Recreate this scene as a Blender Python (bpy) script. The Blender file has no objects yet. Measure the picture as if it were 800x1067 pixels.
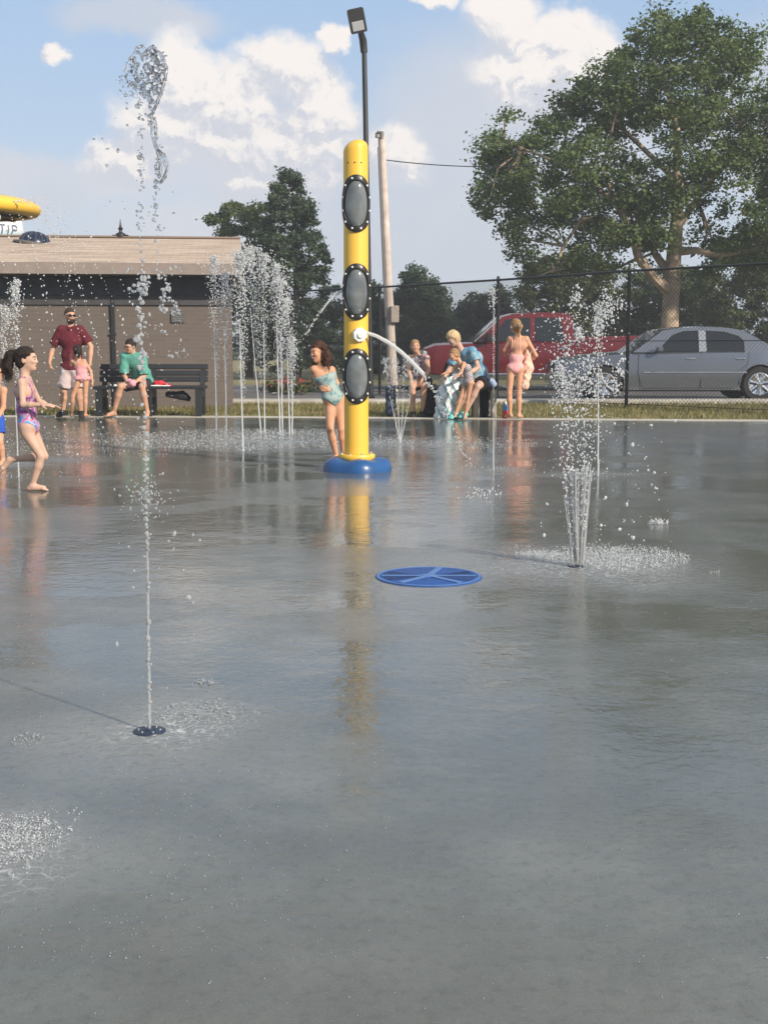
import bpy, math, random
import numpy as np
from mathutils import Vector, Matrix

R = math.radians
C = bpy.context.scene.collection
scene = bpy.context.scene

# ------------------------------------------------------------------ camera
F = 1300.0; HZ = 360.0; CAMH = 1.1
PITCH = math.atan((533.5 - HZ) / F)
cd = bpy.data.cameras.new('camera')
cam = bpy.data.objects.new('camera', cd); C.objects.link(cam)
cd.sensor_fit = 'VERTICAL'; cd.sensor_height = 36.0; cd.lens = 36.0 * F / 1067.0
cd.clip_start = 0.05; cd.clip_end = 4000
cam.location = (0, 0, CAMH); cam.rotation_euler = (R(90) - PITCH, 0, 0)
scene.camera = cam

# ------------------------------------------------------------------ light
SUN_EL, SUN_AZ = R(26), R(133)            # azimuth measured from +Y towards +X
sd = bpy.data.lights.new('sun', 'SUN'); sd.energy = 4.0; sd.angle = R(1.4); sd.color = (1.0, 0.88, 0.74)
sun = bpy.data.objects.new('sun', sd); C.objects.link(sun)
sdir = Vector((math.sin(SUN_AZ) * math.cos(SUN_EL), math.cos(SUN_AZ) * math.cos(SUN_EL), math.sin(SUN_EL)))
sun.rotation_euler = sdir.to_track_quat('Z', 'Y').to_euler(); sun.location = (30, 0, 30)
scene.view_settings.view_transform = 'Standard'; scene.view_settings.look = 'None'
scene.view_settings.gamma = 1.0; scene.view_settings.exposure = 0.62
scene.view_settings.use_curve_mapping = False
scene.cycles.max_bounces = 10; scene.cycles.transmission_bounces = 8; scene.cycles.transparent_max_bounces = 12
scene.cycles.caustics_refractive = False; scene.cycles.caustics_reflective = False
scene.cycles.sample_clamp_indirect = 4.0
scene.cycles.use_denoising = True

class NT:
    """small helper to wire shader nodes"""
    def __init__(s, tree):
        s.t = tree; s.n = tree.nodes; s.l = tree.links
    def set(s, sock, v):
        if v is None: return
        if isinstance(v, bpy.types.NodeSocket): s.l.new(v, sock)
        elif isinstance(v, (tuple, list)) and sock.type == 'RGBA' and len(v) == 3: sock.default_value = (*v, 1)
        else: sock.default_value = v
    def math(s, op, a, b=None, c=None, clamp=False):
        n = s.n.new('ShaderNodeMath'); n.operation = op; n.use_clamp = clamp
        s.set(n.inputs[0], a); s.set(n.inputs[1], b); s.set(n.inputs[2], c); return n.outputs[0]
    def vmath(s, op, a, b=None):
        n = s.n.new('ShaderNodeVectorMath'); n.operation = op
        s.set(n.inputs[0], a); s.set(n.inputs[1], b); return n.outputs['Value'] if op in ('LENGTH', 'DOT_PRODUCT') else n.outputs[0]
    def noise(s, vec, scale, detail=4, rough=0.55, color=False, lac=2.0, dist=0.0):
        n = s.n.new('ShaderNodeTexNoise'); s.set(n.inputs['Vector'], vec); n.inputs['Scale'].default_value = scale
        n.inputs['Detail'].default_value = detail; n.inputs['Roughness'].default_value = rough
        n.inputs['Lacunarity'].default_value = lac; n.inputs['Distortion'].default_value = dist
        return n.outputs['Color' if color else 'Fac']
    def voronoi(s, vec, scale, out='Distance', feature='F1', rand=1.0):
        n = s.n.new('ShaderNodeTexVoronoi'); n.feature = feature; s.set(n.inputs['Vector'], vec)
        n.inputs['Scale'].default_value = scale; n.inputs['Randomness'].default_value = rand; return n.outputs[out]
    def ramp(s, fac, stops, interp='LINEAR'):
        n = s.n.new('ShaderNodeValToRGB'); s.set(n.inputs[0], fac); e = n.color_ramp; e.interpolation = interp
        while len(e.elements) < len(stops): e.elements.new(0.5)
        for el, (p, c) in zip(e.elements, stops):
            el.position = p; el.color = (c, c, c, 1) if isinstance(c, (int, float)) else (*c, 1)
        return n.outputs[0]
    def mapr(s, v, a, b, c, d, mode='LINEAR'):
        n = s.n.new('ShaderNodeMapRange'); n.interpolation_type = mode; s.set(n.inputs[0], v)
        for i, k in enumerate((a, b, c, d)): s.set(n.inputs[i + 1], k)
        return n.outputs[0]
    def mix(s, fac, a, b, mode='MIX'):
        n = s.n.new('ShaderNodeMix'); n.data_type = 'RGBA'; n.blend_type = mode
        s.set(n.inputs[0], fac); s.set(n.inputs[6], a); s.set(n.inputs[7], b); return n.outputs[2]
    def coord(s, which='Object'):
        return s.n.new('ShaderNodeTexCoord').outputs[which]
    def mapping(s, v, loc=(0, 0, 0), rot=(0, 0, 0), sc=(1, 1, 1)):
        n = s.n.new('ShaderNodeMapping'); s.set(n.inputs[0], v)
        n.inputs[1].default_value = loc; n.inputs[2].default_value = rot; n.inputs[3].default_value = sc; return n.outputs[0]
    def comb(s, x, y, z):
        n = s.n.new('ShaderNodeCombineXYZ'); s.set(n.inputs[0], x); s.set(n.inputs[1], y); s.set(n.inputs[2], z); return n.outputs[0]
    def sep(s, v):
        n = s.n.new('ShaderNodeSeparateXYZ'); s.set(n.inputs[0], v); return n.outputs
    def bump(s, h, strength=0.3, dist=0.01, normal=None):
        n = s.n.new('ShaderNodeBump'); s.set(n.inputs['Height'], h); s.set(n.inputs['Strength'], strength)
        s.set(n.inputs['Distance'], dist); s.set(n.inputs['Normal'], normal); return n.outputs[0]

# ------------------------------------------------------------------ world: sky with cumulus clouds
world = bpy.data.worlds.new('World'); scene.world = world; world.use_nodes = True
w = NT(world.node_tree); w.n.clear()
sky = w.n.new('ShaderNodeTexSky'); sky.sky_type = 'NISHITA'; sky.sun_disc = False
sky.sun_elevation = SUN_EL; sky.sun_rotation = SUN_AZ; sky.altitude = 200; sky.air_density = 1.0; sky.dust_density = 1.5; sky.ozone_density = 1.5
dirv = w.coord('Generated')
sx, sy, sz = w.sep(dirv)[:3]
az = w.math('ARCTAN2', sx, sy)
el = w.math('ARCSINE', sz)
p0 = w.comb(az, el, 0.0)
nz = w.noise(w.mapping(p0, sc=(1, 1.25, 1)), 13.0, 7, 0.60, color=True)
nzb = w.noise(w.mapping(p0, loc=(3, 1, 0)), 34.0, 5, 0.6, color=True)
off = w.vmath('SCALE', w.vmath('SUBTRACT', nz, (0.5, 0.5, 0.5)), None); off.node.inputs[3].default_value = 0.062
off2 = w.vmath('SCALE', w.vmath('SUBTRACT', nzb, (0.5, 0.5, 0.5)), None); off2.node.inputs[3].default_value = 0.02
pd = w.vmath('ADD', w.vmath('ADD', p0, off), off2)
dx, dy, _z = w.sep(pd)[:3]
def blob(cx, cy, rx, ry, X=None, Y=None):
    """1 at the centre of a cloud lobe, 0 on its rim; px of the photograph turned into angles"""
    X = dx if X is None else X; Y = dy if Y is None else Y
    a = w.math('MULTIPLY', w.math('SUBTRACT', X, (cx - 400) / F), F / rx)
    b = w.math('MULTIPLY', w.math('SUBTRACT', Y, (HZ - cy) / F), F / ry)
    return w.math('SUBTRACT', 1.0, w.math('SQRT', w.math('ADD', w.math('MULTIPLY', a, a), w.math('MULTIPLY', b, b))))
def union(lst, X=None, Y=None):
    o = None
    for t in lst:
        bb = blob(*t, X, Y); o = bb if o is None else w.math('SMOOTH_MAX', o, bb, 0.15)
    return o
SOFT = [(160, 45, 110, 28), (60, 200, 180, 40), (530, 165, 210, 150), (300, 175, 180, 75), (400, 250, 420, 70), (800, 150, 130, 110), (1150, 120, 260, 120),
        (-500, 150, 400, 110), (-1400, 100, 500, 160), (2100, 60, 600, 200), (3300, 80, 500, 180), (-2600, 50, 600, 160)]
HARD = [(180, 145, 58, 50), (290, 195, 80, 28), (150, 175, 60, 30), (200, 100, 52, 50), (245, 125, 65, 55), (300, 85, 48, 40), (335, 130, 42, 55), (310, 165, 70, 42), (230, 160, 60, 30), (352, 65, 22, 16), (76, 84, 13, 18),
        (520, 38, 50, 36), (575, 62, 58, 34), (560, 95, 85, 42), (448, 26, 26, 14), (410, 170, 34, 38),
        (-330, 60, 170, 90), (1100, 40, 160, 90), (1700, 10, 260, 130), (2800, 30, 300, 140), (-1200, 20, 300, 120)]
soft = w.mapr(union(SOFT), 0.0, 0.55, 0.0, 0.85, 'SMOOTHSTEP')
hd = union(HARD)
hard = w.mapr(hd, -0.08, 0.40, 0.0, 1.0, 'SMOOTHSTEP')
# the billows are lit from the right: shade by comparing the cloud field with itself a little towards the sun
hd2 = union(HARD[:16], w.math('ADD', dx, 0.006), w.math('ADD', dy, 0.012))
rel = w.math('SUBTRACT', hd, hd2)
nA = w.noise(pd, 46.0, 6, 0.62); nB = w.noise(w.vmath('ADD', pd, (0.004, 0.006, 0)), 46.0, 6, 0.62)
rel2 = w.math('SUBTRACT', nA, nB)
lightf = w.math('ADD', w.math('MULTIPLY', rel, 1.1), w.math('MULTIPLY', rel2, 2.2))
lightf = w.math('ADD', lightf, w.mapr(w.math('ADD', el, w.math('MULTIPLY', w.math('SUBTRACT', nA, 0.5), 0.08)), 0.09, 0.245, -0.22, 0.30))
lit = w.mapr(lightf, -0.25, 0.42, 0.0, 1.0, 'SMOOTHSTEP')
K = 1.0
c_blue = w.mix(w.mapr(el, 0.0, 0.34, 0.0, 1.0), (3.9, 4.5, 5.3), (2.15, 3.5, 5.5))
c_blue = w.mix(w.mapr(el, 0.29, 0.48, 0.0, 0.85), c_blue, (4.2, 4.5, 4.9))
skyc = w.mix(0.82, sky.outputs[0], c_blue)             # thin high haze over the clear sky
softc = w.mix(w.mapr(w.noise(pd, 5.0, 4), 0.35, 0.7, 0, 1), (3.7, 4.1, 4.75), (4.9, 4.85, 5.1))
hardc = w.mix(lit, (4.3, 4.45, 4.95), (6.6, 6.2, 5.9))
c1 = w.mix(soft, skyc, softc)
c2 = w.mix(hard, c1, hardc)
# below the horizon a dull ground tone
c3 = w.mix(w.mapr(el, -0.02, 0.0, 0.0, 1.0), (1.2, 1.3, 1.1), c2)
bg = w.n.new('ShaderNodeBackground'); w.set(bg.inputs[0], c3); bg.inputs[1].default_value = 0.10
wo = w.n.new('ShaderNodeOutputWorld'); w.l.new(bg.outputs[0], wo.inputs[0])

# ------------------------------------------------------------------ helpers
def ray(px, py):
    v = Vector(((px - 400) / F, 1.0, -(py - 533.5) / F))
    c, s = math.cos(PITCH), math.sin(PITCH)
    return Vector((v.x, v.y * c + v.z * s, -v.y * s + v.z * c))
def at(px, py, Y):
    r = ray(px, py); return Vector((0, 0, CAMH)) + r * (Y / r.y)
def gnd(px, py):
    r = ray(px, py); return Vector((0, 0, CAMH)) + r * (CAMH / -r.z)

def tag(o, label=None, cat=None, group=None, kind=None):
    if label: o['label'] = label
    if cat: o['category'] = cat
    if group: o['group'] = group
    if kind: o['kind'] = kind
    return o
def empty(name, loc, label=None, cat=None, group=None):
    o = bpy.data.objects.new(name, None); C.objects.link(o); o.location = loc
    o.empty_display_size = 0.2
    return tag(o, label, cat, group)
def make(name, verts, faces, mats, parent=None, smooth=True, angle=None, midx=None, loc=None):
    """verts in the parent's frame (or the world's); one mesh object"""
    me = bpy.data.meshes.new(name)
    if isinstance(verts, np.ndarray): verts = verts.tolist()
    if isinstance(faces, np.ndarray): faces = faces.tolist()
    me.from_pydata(verts, [], faces)
    if not isinstance(mats, (list, tuple)): mats = [mats]
    for m in mats: me.materials.append(m)
    if midx is not None and len(mats) > 1: me.polygons.foreach_set('material_index', midx)
    if smooth:
        me.polygons.foreach_set('use_smooth', [True] * len(me.polygons))
        if angle: me.set_sharp_from_angle(angle=R(angle))
    me.update()
    o = bpy.data.objects.new(name, me); C.objects.link(o)
    if parent is not None: o.parent = parent
    if loc is not None: o.location = loc
    return o
class MB:
    def __init__(s): s.v = []; s.f = []; s.m = []; s.mi = 0
    def add(s, vs, fs):
        b = len(s.v); s.v += [tuple(v) for v in vs]; s.f += [tuple(i + b for i in f) for f in fs]; s.m += [s.mi] * len(fs); return s
    def box(s, c, d, rot=None, bev=0.0):
        x, y, z = d[0] / 2, d[1] / 2, d[2] / 2
        if bev <= 0:
            vs = [(-x, -y, -z), (x, -y, -z), (x, y, -z), (-x, y, -z), (-x, -y, z), (x, -y, z), (x, y, z), (-x, y, z)]
            fs = [(0, 3, 2, 1), (4, 5, 6, 7), (0, 1, 5, 4), (1, 2, 6, 5), (2, 3, 7, 6), (3, 0, 4, 7)]
        else:
            b = min(bev, x * .9, y * .9, z * .9); vs = []; idx = {}
            for sx_ in (-1, 1):
                for sy_ in (-1, 1):
                    for sz_ in (-1, 1):
                        for k in range(3):
                            p = [sx_ * x, sy_ * y, sz_ * z]
                            for j, sg in enumerate((sx_, sy_, sz_)):
                                if j != k: p[j] -= sg * b
                            idx[(sx_, sy_, sz_, k)] = len(vs); vs.append(tuple(p))
            fs = []
            for k in range(3):
                a, b2 = (k + 1) % 3, (k + 2) % 3
                for sg in (-1, 1):
                    q = []
                    for (u, v_) in ((-1, -1), (1, -1), (1, 1), (-1, 1)):
                        t = [0, 0, 0]; t[k] = sg; t[a] = u; t[b2] = v_; q.append(idx[(*t, k)])
                    fs.append(tuple(q if sg > 0 else q[::-1]))
            for k in range(3):
                a, b2 = (k + 1) % 3, (k + 2) % 3
                for u in (-1, 1):
                    for v_ in (-1, 1):
                        t0 = [0, 0, 0]; t0[k] = -1; t0[a] = u; t0[b2] = v_
                        t1 = list(t0); t1[k] = 1
                        q = (idx[(*t0, a)], idx[(*t1, a)], idx[(*t1, b2)], idx[(*t0, b2)])
                        fs.append(q if u * v_ < 0 else q[::-1])
            for sx_ in (-1, 1):
                for sy_ in (-1, 1):
                    for sz_ in (-1, 1):
                        q = [idx[(sx_, sy_, sz_, k)] for k in range(3)]
                        fs.append(tuple(q if sx_ * sy_ * sz_ > 0 else q[::-1]))
        M = rot if rot is not None else Matrix.Identity(3)
        return s.add([Vector(c) + M @ Vector(v) for v in vs], fs)
    def tube(s, pts, rad, n=10, caps=True):
        pts = [Vector(p) for p in pts]
        if not isinstance(rad, (list, tuple)): rad = [rad] * len(pts)
        vs = []; fs = []; prev = None
        for i, p in enumerate(pts):
            t = (pts[min(i + 1, len(pts) - 1)] - pts[max(i - 1, 0)]).normalized()
            if prev is None:
                a = Vector((0, 0, 1)) if abs(t.z) < .9 else Vector((1, 0, 0)); u = t.cross(a).normalized()
            else: u = (prev - t * prev.dot(t)).normalized()
            prev = u; v = t.cross(u)
            for k in range(n):
                an = 2 * math.pi * k / n; vs.append(p + (u * math.cos(an) + v * math.sin(an)) * rad[i])
        for i in range(len(pts) - 1):
            for k in range(n):
                k2 = (k + 1) % n; fs.append((i * n + k, i * n + k2, (i + 1) * n + k2, (i + 1) * n + k))
        if caps: fs.append(tuple(range(n))[::-1]); fs.append(tuple(range((len(pts) - 1) * n, len(pts) * n)))
        return s.add(vs, fs)
    def lathe(s, prof, c=(0, 0, 0), n=32, axis=None):
        """profile of (radius, height) turned about z (or about axis)"""
        M = Vector((0, 0, 1)).rotation_difference(Vector(axis)).to_matrix() if axis is not None else Matrix.Identity(3)
        vs = []; fs = []
        for (r, h) in prof:
            for k in range(n):
                a = 2 * math.pi * k / n; vs.append(Vector(c) + M @ Vector((r * math.cos(a), r * math.sin(a), h)))
        for i in range(len(prof) - 1):
            for k in range(n):
                k2 = (k + 1) % n; fs.append((i * n + k, i * n + k2, (i + 1) * n + k2, (i + 1) * n + k))
        return s.add(vs, fs)
    def prism(s, poly, d, axis='y', at_=0.0):
        """polygon in the plane normal to axis, extruded by d from at_"""
        n = len(poly)
        def P(p, t):
            return {'y': (p[0], t, p[1]), 'x': (t, p[0], p[1]), 'z': (p[0], p[1], t)}[axis]
        vs = [P(p, at_) for p in poly] + [P(p, at_ + d) for p in poly]
        fs = [tuple(range(n)), tuple(range(n, 2 * n))[::-1]] + [(i, i + n, (i + 1) % n + n, (i + 1) % n) for i in range(n)]
        return s.add(vs, fs)
    def quad(s, a, b, c, d): return s.add([a, b, c, d], [(0, 1, 2, 3)])
    def build(s, name, mats, parent=None, smooth=True, angle=35, loc=None):
        return make(name, s.v, s.f, mats, parent, smooth, angle, s.m, loc)
def copy_tree(o, parent=None):
    c = o.copy(); C.objects.link(c)
    if parent is not None: c.parent = parent
    for ch in list(o.children): copy_tree(ch, c)
    return c

# ------------------------------------------------------------------ materials
def mat(name, col, rough=0.6, metal=0.0, var=0.0, vscale=8.0, bump=0.0, bscale=40.0, spec=0.5, **kw):
    m = bpy.data.materials.new(name); m.use_nodes = True; t = NT(m.node_tree)
    b = t.n['Principled BSDF']; b.inputs['Roughness'].default_value = rough; b.inputs['Metallic'].default_value = metal
    b.inputs['Specular IOR Level'].default_value = spec
    co = t.coord('Object')
    if var > 0:
        f = t.mapr(t.noise(co, vscale, 5), 0.3, 0.7, 0, 1)
        a_ = tuple(max(0, c * (1 - var)) for c in col); b_ = tuple(min(1, c * (1 + var)) for c in col)
        t.set(b.inputs['Base Color'], t.mix(f, a_, b_))
    else: b.inputs['Base Color'].default_value = (*col, 1)
    if bump > 0: t.set(b.inputs['Normal'], t.bump(t.noise(co, bscale, 5), bump, 0.01))
    for k, v in kw.items(): b.inputs[k.replace('_', ' ')].default_value = v
    return m
def skin_mat(name, col):
    m = mat(name, col, 0.62, var=0.14, vscale=9, spec=0.35)
    b = m.node_tree.nodes['Principled BSDF']
    b.inputs['Subsurface Weight'].default_value = 0.12; b.inputs['Subsurface Radius'].default_value = (0.03, 0.012, 0.006); b.inputs['Subsurface Scale'].default_value = 0.5
    return m
def hair_mat(name, col):
    m = bpy.data.materials.new(name); m.use_nodes = True; t = NT(m.node_tree); b = t.n['Principled BSDF']
    co = t.mapping(t.coord('Object'), sc=(1, 1, 0.18)); n = t.noise(co, 130, 4, 0.7)
    t.set(b.inputs['Base Color'], t.mix(t.mapr(n, .35, .65, 0, 1), tuple(c * .45 for c in col), tuple(c * 1.5 for c in col)))
    t.set(b.inputs['Normal'], t.bump(n, 0.8, 0.01)); b.inputs['Roughness'].default_value = 0.65; b.inputs['Specular IOR Level'].default_value = 0.25
    return m
def cloth_mat(name, col, var=0.12, **kw): return mat(name, col, 0.85, var=var, vscale=14, bump=0.35, bscale=22, spec=0.2, **kw)
def leaf_mat(name, a, b_, c_):
    m = bpy.data.materials.new(name); m.use_nodes = True; t = NT(m.node_tree); b = t.n['Principled BSDF']
    n1 = t.noise(t.coord('Object'), 0.9, 3); g = t.n.new('ShaderNodeNewGeometry')
    rnd = g.outputs['Random Per Island']
    f = t.math('ADD', t.math('MULTIPLY', t.mapr(n1, .3, .7, 0, 1), .5), t.math('MULTIPLY', rnd, .5))
    col = t.ramp(f, [(0.0, a), (0.55, b_), (1.0, c_)])
    t.set(b.inputs['Base Color'], col); b.inputs['Roughness'].default_value = 0.55; b.inputs['Specular IOR Level'].default_value = 0.3
    tr = t.n.new('ShaderNodeBsdfTranslucent'); t.set(tr.inputs[0], col)
    mx = t.n.new('ShaderNodeMixShader'); mx.inputs[0].default_value = 0.38
    t.l.new(b.outputs[0], mx.inputs[1]); t.l.new(tr.outputs[0], mx.inputs[2]); t.l.new(mx.outputs[0], t.n['Material Output'].inputs[0])
    return m
def water_mat(name, white, rough=0.03):
    """clear water with a share of air-white foam"""
    m = bpy.data.materials.new(name); m.use_nodes = True; t = NT(m.node_tree); b = t.n['Principled BSDF']
    b.inputs['Base Color'].default_value = (1, 1, 1, 1); b.inputs['Transmission Weight'].default_value = 1.0
    b.inputs['IOR'].default_value = 1.33; b.inputs['Roughness'].default_value = rough
    t.set(b.inputs['Normal'], t.bump(t.noise(t.coord('Object'), 70, 3), 0.3, 0.01))
    d = t.n.new('ShaderNodeBsdfDiffuse'); d.inputs[0].default_value = (.92, .94, .95, 1)
    tr = t.n.new('ShaderNodeBsdfTranslucent'); tr.inputs[0].default_value = (.92, .94, .95, 1)
    m1 = t.n.new('ShaderNodeMixShader'); m1.inputs[0].default_value = 0.5
    m1.inputs[0].default_value = .6; t.l.new(d.outputs[0], m1.inputs[1]); t.l.new(tr.outputs[0], m1.inputs[2])
    m2 = t.n.new('ShaderNodeMixShader'); m2.inputs[0].default_value = white
    t.l.new(b.outputs[0], m2.inputs[1]); t.l.new(m1.outputs[0], m2.inputs[2]); t.l.new(m2.outputs[0], t.n['Material Output'].inputs[0])
    return m
M = {}
M['water_clear'] = water_mat('clear_water', 0.10)
M['water_mid'] = water_mat('water', 0.5)
M['water_white'] = water_mat('foamy_water', 0.82)
M['yellow'] = mat('yellow_paint', (0.78, 0.47, 0.045), 0.38, var=0.05, vscale=3, Coat_Weight=0.3)
M['blue'] = mat('blue_plastic', (0.008, 0.07, 0.22), 0.35, var=0.15, vscale=6, bump=0.12, bscale=8, Coat_Weight=0.3)
M['disc_blue'] = mat('blue_grate', (0.010, 0.07, 0.28), 0.55, var=0.25, vscale=22)
M['disc_pale'] = mat('pale_blue_grate', (0.09, 0.19, 0.42), 0.5, var=0.1, vscale=20)
M['black'] = mat('black_metal', (0.012, 0.013, 0.014), 0.45, var=0.2)
M['rubber'] = mat('rubber', (0.015, 0.015, 0.015), 0.8)
M['bench'] = mat('black_recycled_plastic', (0.014, 0.016, 0.018), 0.5, var=0.3, vscale=20, bump=.2)
M['chrome'] = mat('chrome', (0.75, 0.76, 0.78), 0.15, 1.0)
M['steel'] = mat('steel', (0.6, 0.61, 0.62), 0.35, 1.0)
M['white_plastic'] = mat('white_plastic', (0.75, 0.74, 0.70), 0.4)
_y = NT(M['yellow'].node_tree); _b = _y.n['Principled BSDF']; _c = _y.coord('Object')
_s = _y.noise(_y.mapping(_c, sc=(9, 9, .7)), 3.0, 5, .65); _d = _y.noise(_c, 16, 5, .7)
_col = _y.mix(_y.mapr(_s, .45, .75, 0, .35), (0.78, 0.47, 0.045), (0.66, 0.42, 0.10)); _col = _y.mix(_y.mapr(_d, .60, .80, 0, .5), _col, (0.52, 0.36, 0.12))
_y.set(_b.inputs['Base Color'], _col); _y.set(_b.inputs['Roughness'], _y.mapr(_s, .3, .7, .30, .55))
M['glass_dark'] = mat('dark_glass', (0.008, 0.010, 0.012), 0.06, 0.0, spec=0.8)
M['port_glass'] = mat('porthole_glass', (0.12, 0.135, 0.14), 0.12, var=0.35, vscale=7, Coat_Weight=0.6)
M['sedan'] = mat('grey_car_paint', (0.20, 0.22, 0.26), 0.22, 0.65, var=0.04, Coat_Weight=0.8, Coat_Roughness=0.05)
M['red'] = mat('red_car_paint', (0.14, 0.003, 0.007), 0.3, 0.1, var=0.04, Coat_Weight=0.5, Coat_Roughness=0.05)
M['lamp_glass'] = mat('lamp_glass', (0.5, 0.52, 0.55), 0.15)
M['amber'] = mat('amber_lens', (0.6, 0.2, 0.03), 0.2)
M['wood_pole'] = mat('weathered_pole', (0.50, 0.43, 0.38), 0.85, var=0.25, vscale=4, bump=.4, bscale=30)
M['bark'] = mat('sycamore_bark', (0.36, 0.28, 0.20), 0.9, var=0.45, vscale=3.2, bump=.6, bscale=9)
M['dark_bark'] = mat('dark_bark', (0.09, 0.07, 0.05), 0.9, var=0.4, vscale=3, bump=.5)
M['concrete_leg'] = mat('tan_concrete', (0.34, 0.30, 0.24), 0.85, var=0.15)
# ================================================================== the ground
def sheet(name, poly, z, m, kind='structure'):
    o = make(name, [(x, y, z) for x, y in poly], [tuple(range(len(poly)))], m, smooth=False)
    return tag(o, kind=kind)
m = bpy.data.materials.new('grass_ground'); m.use_nodes = True; t = NT(m.node_tree); b = t.n['Principled BSDF']
co = t.coord('Object')
f = t.math('ADD', t.math('MULTIPLY', t.noise(co, 0.6, 6), .6), t.math('MULTIPLY', t.noise(co, 14, 5, .7), .5))
t.set(b.inputs['Base Color'], t.ramp(f, [(.36, (.09, .10, .035)), (.55, (.20, .18, .075)), (.72, (.34, .28, .15))]))
t.set(b.inputs['Normal'], t.bump(t.noise(co, 40, 4), .6, .03)); b.inputs['Roughness'].default_value = .95
M['ground'] = m
sheet('ground', [(-400, -60), (400, -60), (400, 600), (-400, 600)], -0.012, M['ground'])

m = bpy.data.materials.new('asphalt'); m.use_nodes = True; t = NT(m.node_tree); b = t.n['Principled BSDF']
co = t.coord('Object'); f = t.noise(co, 60, 4); g = t.noise(co, .5, 5)
t.set(b.inputs['Base Color'], t.mix(t.mapr(g, .3, .7, 0, 1), (.085, .083, .08), (.15, .145, .135)))
t.set(b.inputs['Normal'], t.bump(f, .4, .01)); b.inputs['Roughness'].default_value = .9
M['asphalt'] = m
sheet('parking_lot', [(-60, 24.5), (60, 24.5), (60, 35.5), (-60, 35.5)], -0.004, M['asphalt'])
m_line = mat('road_paint', (.7, .7, .66), .7, var=.2, vscale=10)
mb = MB()
for x in np.arange(-20, 21, 5.8): mb.quad((x, 29.0, .002), (x + .1, 29.0, .002), (x + .1, 34.5, .002), (x, 34.5, .002))
tag(mb.build('parking_lines', m_line, smooth=False), kind='structure')
M['kerb'] = mat('kerb_concrete', (.40, .38, .34), .85, var=.22, vscale=5, bump=.3, bscale=30)
tag(MB().box((0, 24.15, .02), (80, .55, .11), bev=.015).build('kerb', M['kerb']), kind='structure')

# splash pad: wet concrete with a thin film of water
JETS = []                                   # (x, y, ripple radius) filled from measured positions
def J(px, py, r): g = gnd(px, py); JETS.append((g.x, g.y, r)); return g
gN = J(156, 762, .55); gB = J(600, 590, 1.1); gS = J(-14, 878, .5)
J(250, 458, 2.3); J(417, 462, 1.0); J(514, 490, .6); J(623, 495, .7); J(503, 516, .4); J(15, 480, 1.2)
m = bpy.data.materials.new('wet_concrete'); m.use_nodes = True; t = NT(m.node_tree); b = t.n['Principled BSDF']
co = t.coord('Object'); X, Y, Z = t.sep(co)[:3]
sc_ = t.n.new('ShaderNodeVectorMath'); sc_.operation = 'SCALE'; t.set(sc_.inputs[0], t.vmath('SUBTRACT', t.noise(co, 1.1, 4, color=True), (.5, .5, .5))); sc_.inputs[3].default_value = .9
warp = t.vmath('ADD', co, sc_.outputs[0])
amp = None
for (jx, jy, jr) in JETS:
    dd = t.vmath('LENGTH', t.vmath('SUBTRACT', warp, (jx, jy, 0.0)))
    a_ = t.mapr(dd, jr * .15, jr, 1.0, 0.0, 'SMOOTHSTEP'); amp = a_ if amp is None else t.math('MAXIMUM', amp, a_)
pud = t.noise(t.mapping(co, sc=(.8, 1.1, 1)), .8, 6, .62)
wet = t.mapr(pud, .44, .51, 0, 1, 'SMOOTHSTEP')                         # 1: standing film, 0: only damp
mott = t.noise(co, 2.2, 7, .65); fine = t.noise(co, 90, 3, .6)
base = t.ramp(mott, [(.28, (.105, .112, .098)), (.5, (.138, .146, .130)), (.75, (.190, .197, .178))])
base = t.mix(t.math('MULTIPLY', wet, .35), base, (.10, .102, .088))
base = t.mix(t.math('MULTIPLY', amp, .45), base, (.30, .31, .305))   # aerated water around the jets
spk = t.noise(co, 210, 3, .7); spk2 = t.noise(co, 34, 5, .7)
base = t.mix(t.math('MULTIPLY', t.mapr(spk, .54, .72, 0, 1), .30), base, (.34, .34, .31))
base = t.mix(t.math('MULTIPLY', t.mapr(spk2, .50, .30, 0, 1), .40), base, (.06, .062, .054))
# lacy foam where the jets land
lace = t.math('MULTIPLY', t.mapr(t.voronoi(warp, 26, feature='DISTANCE_TO_EDGE'), .0, .10, 1, 0), t.mapr(t.noise(co, 30, 4, .7), .42, .60, 0, 1))
near = None
for (jx, jy, jr) in (JETS[1], JETS[2], (JETS[0][0] + .14, JETS[0][1] + .05, .4)):
    dd = t.vmath('LENGTH', t.vmath('SUBTRACT', warp, (jx, jy, 0.0))); q_ = t.mapr(dd, jr * .1, jr * .62, 1.0, 0.0); near = q_ if near is None else t.math('MAXIMUM', near, q_)
base = t.mix(t.math('MULTIPLY', t.math('MULTIPLY', lace, near), .85), base, (.75, .77, .78))
dist_j = t.math('ABSOLUTE', t.math('SUBTRACT', t.math('FRACT', t.math('DIVIDE', t.math('SUBTRACT', Y, 4.225), 3.35)), .5))
joint = t.mapr(dist_j, 0.0, .0016, 1, 0)
distx = t.math('ABSOLUTE', t.math('SUBTRACT', t.math('FRACT', t.math('DIVIDE', t.math('ADD', X, 1.3), 5.2)), .5))
joint = t.math('MAXIMUM', joint, t.mapr(distx, 0.0, .0010, 0, 0))
base = t.mix(t.math('MULTIPLY', joint, .06), base, (.06, .06, .055))
t.set(b.inputs['Base Color'], base)
rough = t.mapr(wet, 0, 1, .14, .015)
rough = t.math('ADD', rough, t.math('MULTIPLY', amp, .16))
t.set(b.inputs['Roughness'], rough); b.inputs['IOR'].default_value = 1.48
rip = t.noise(t.mapping(co, sc=(1, 1.0, 1)), 5.0, 4, .6); rip2 = t.noise(co, 22, 4, .62, dist=.6)
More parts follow.
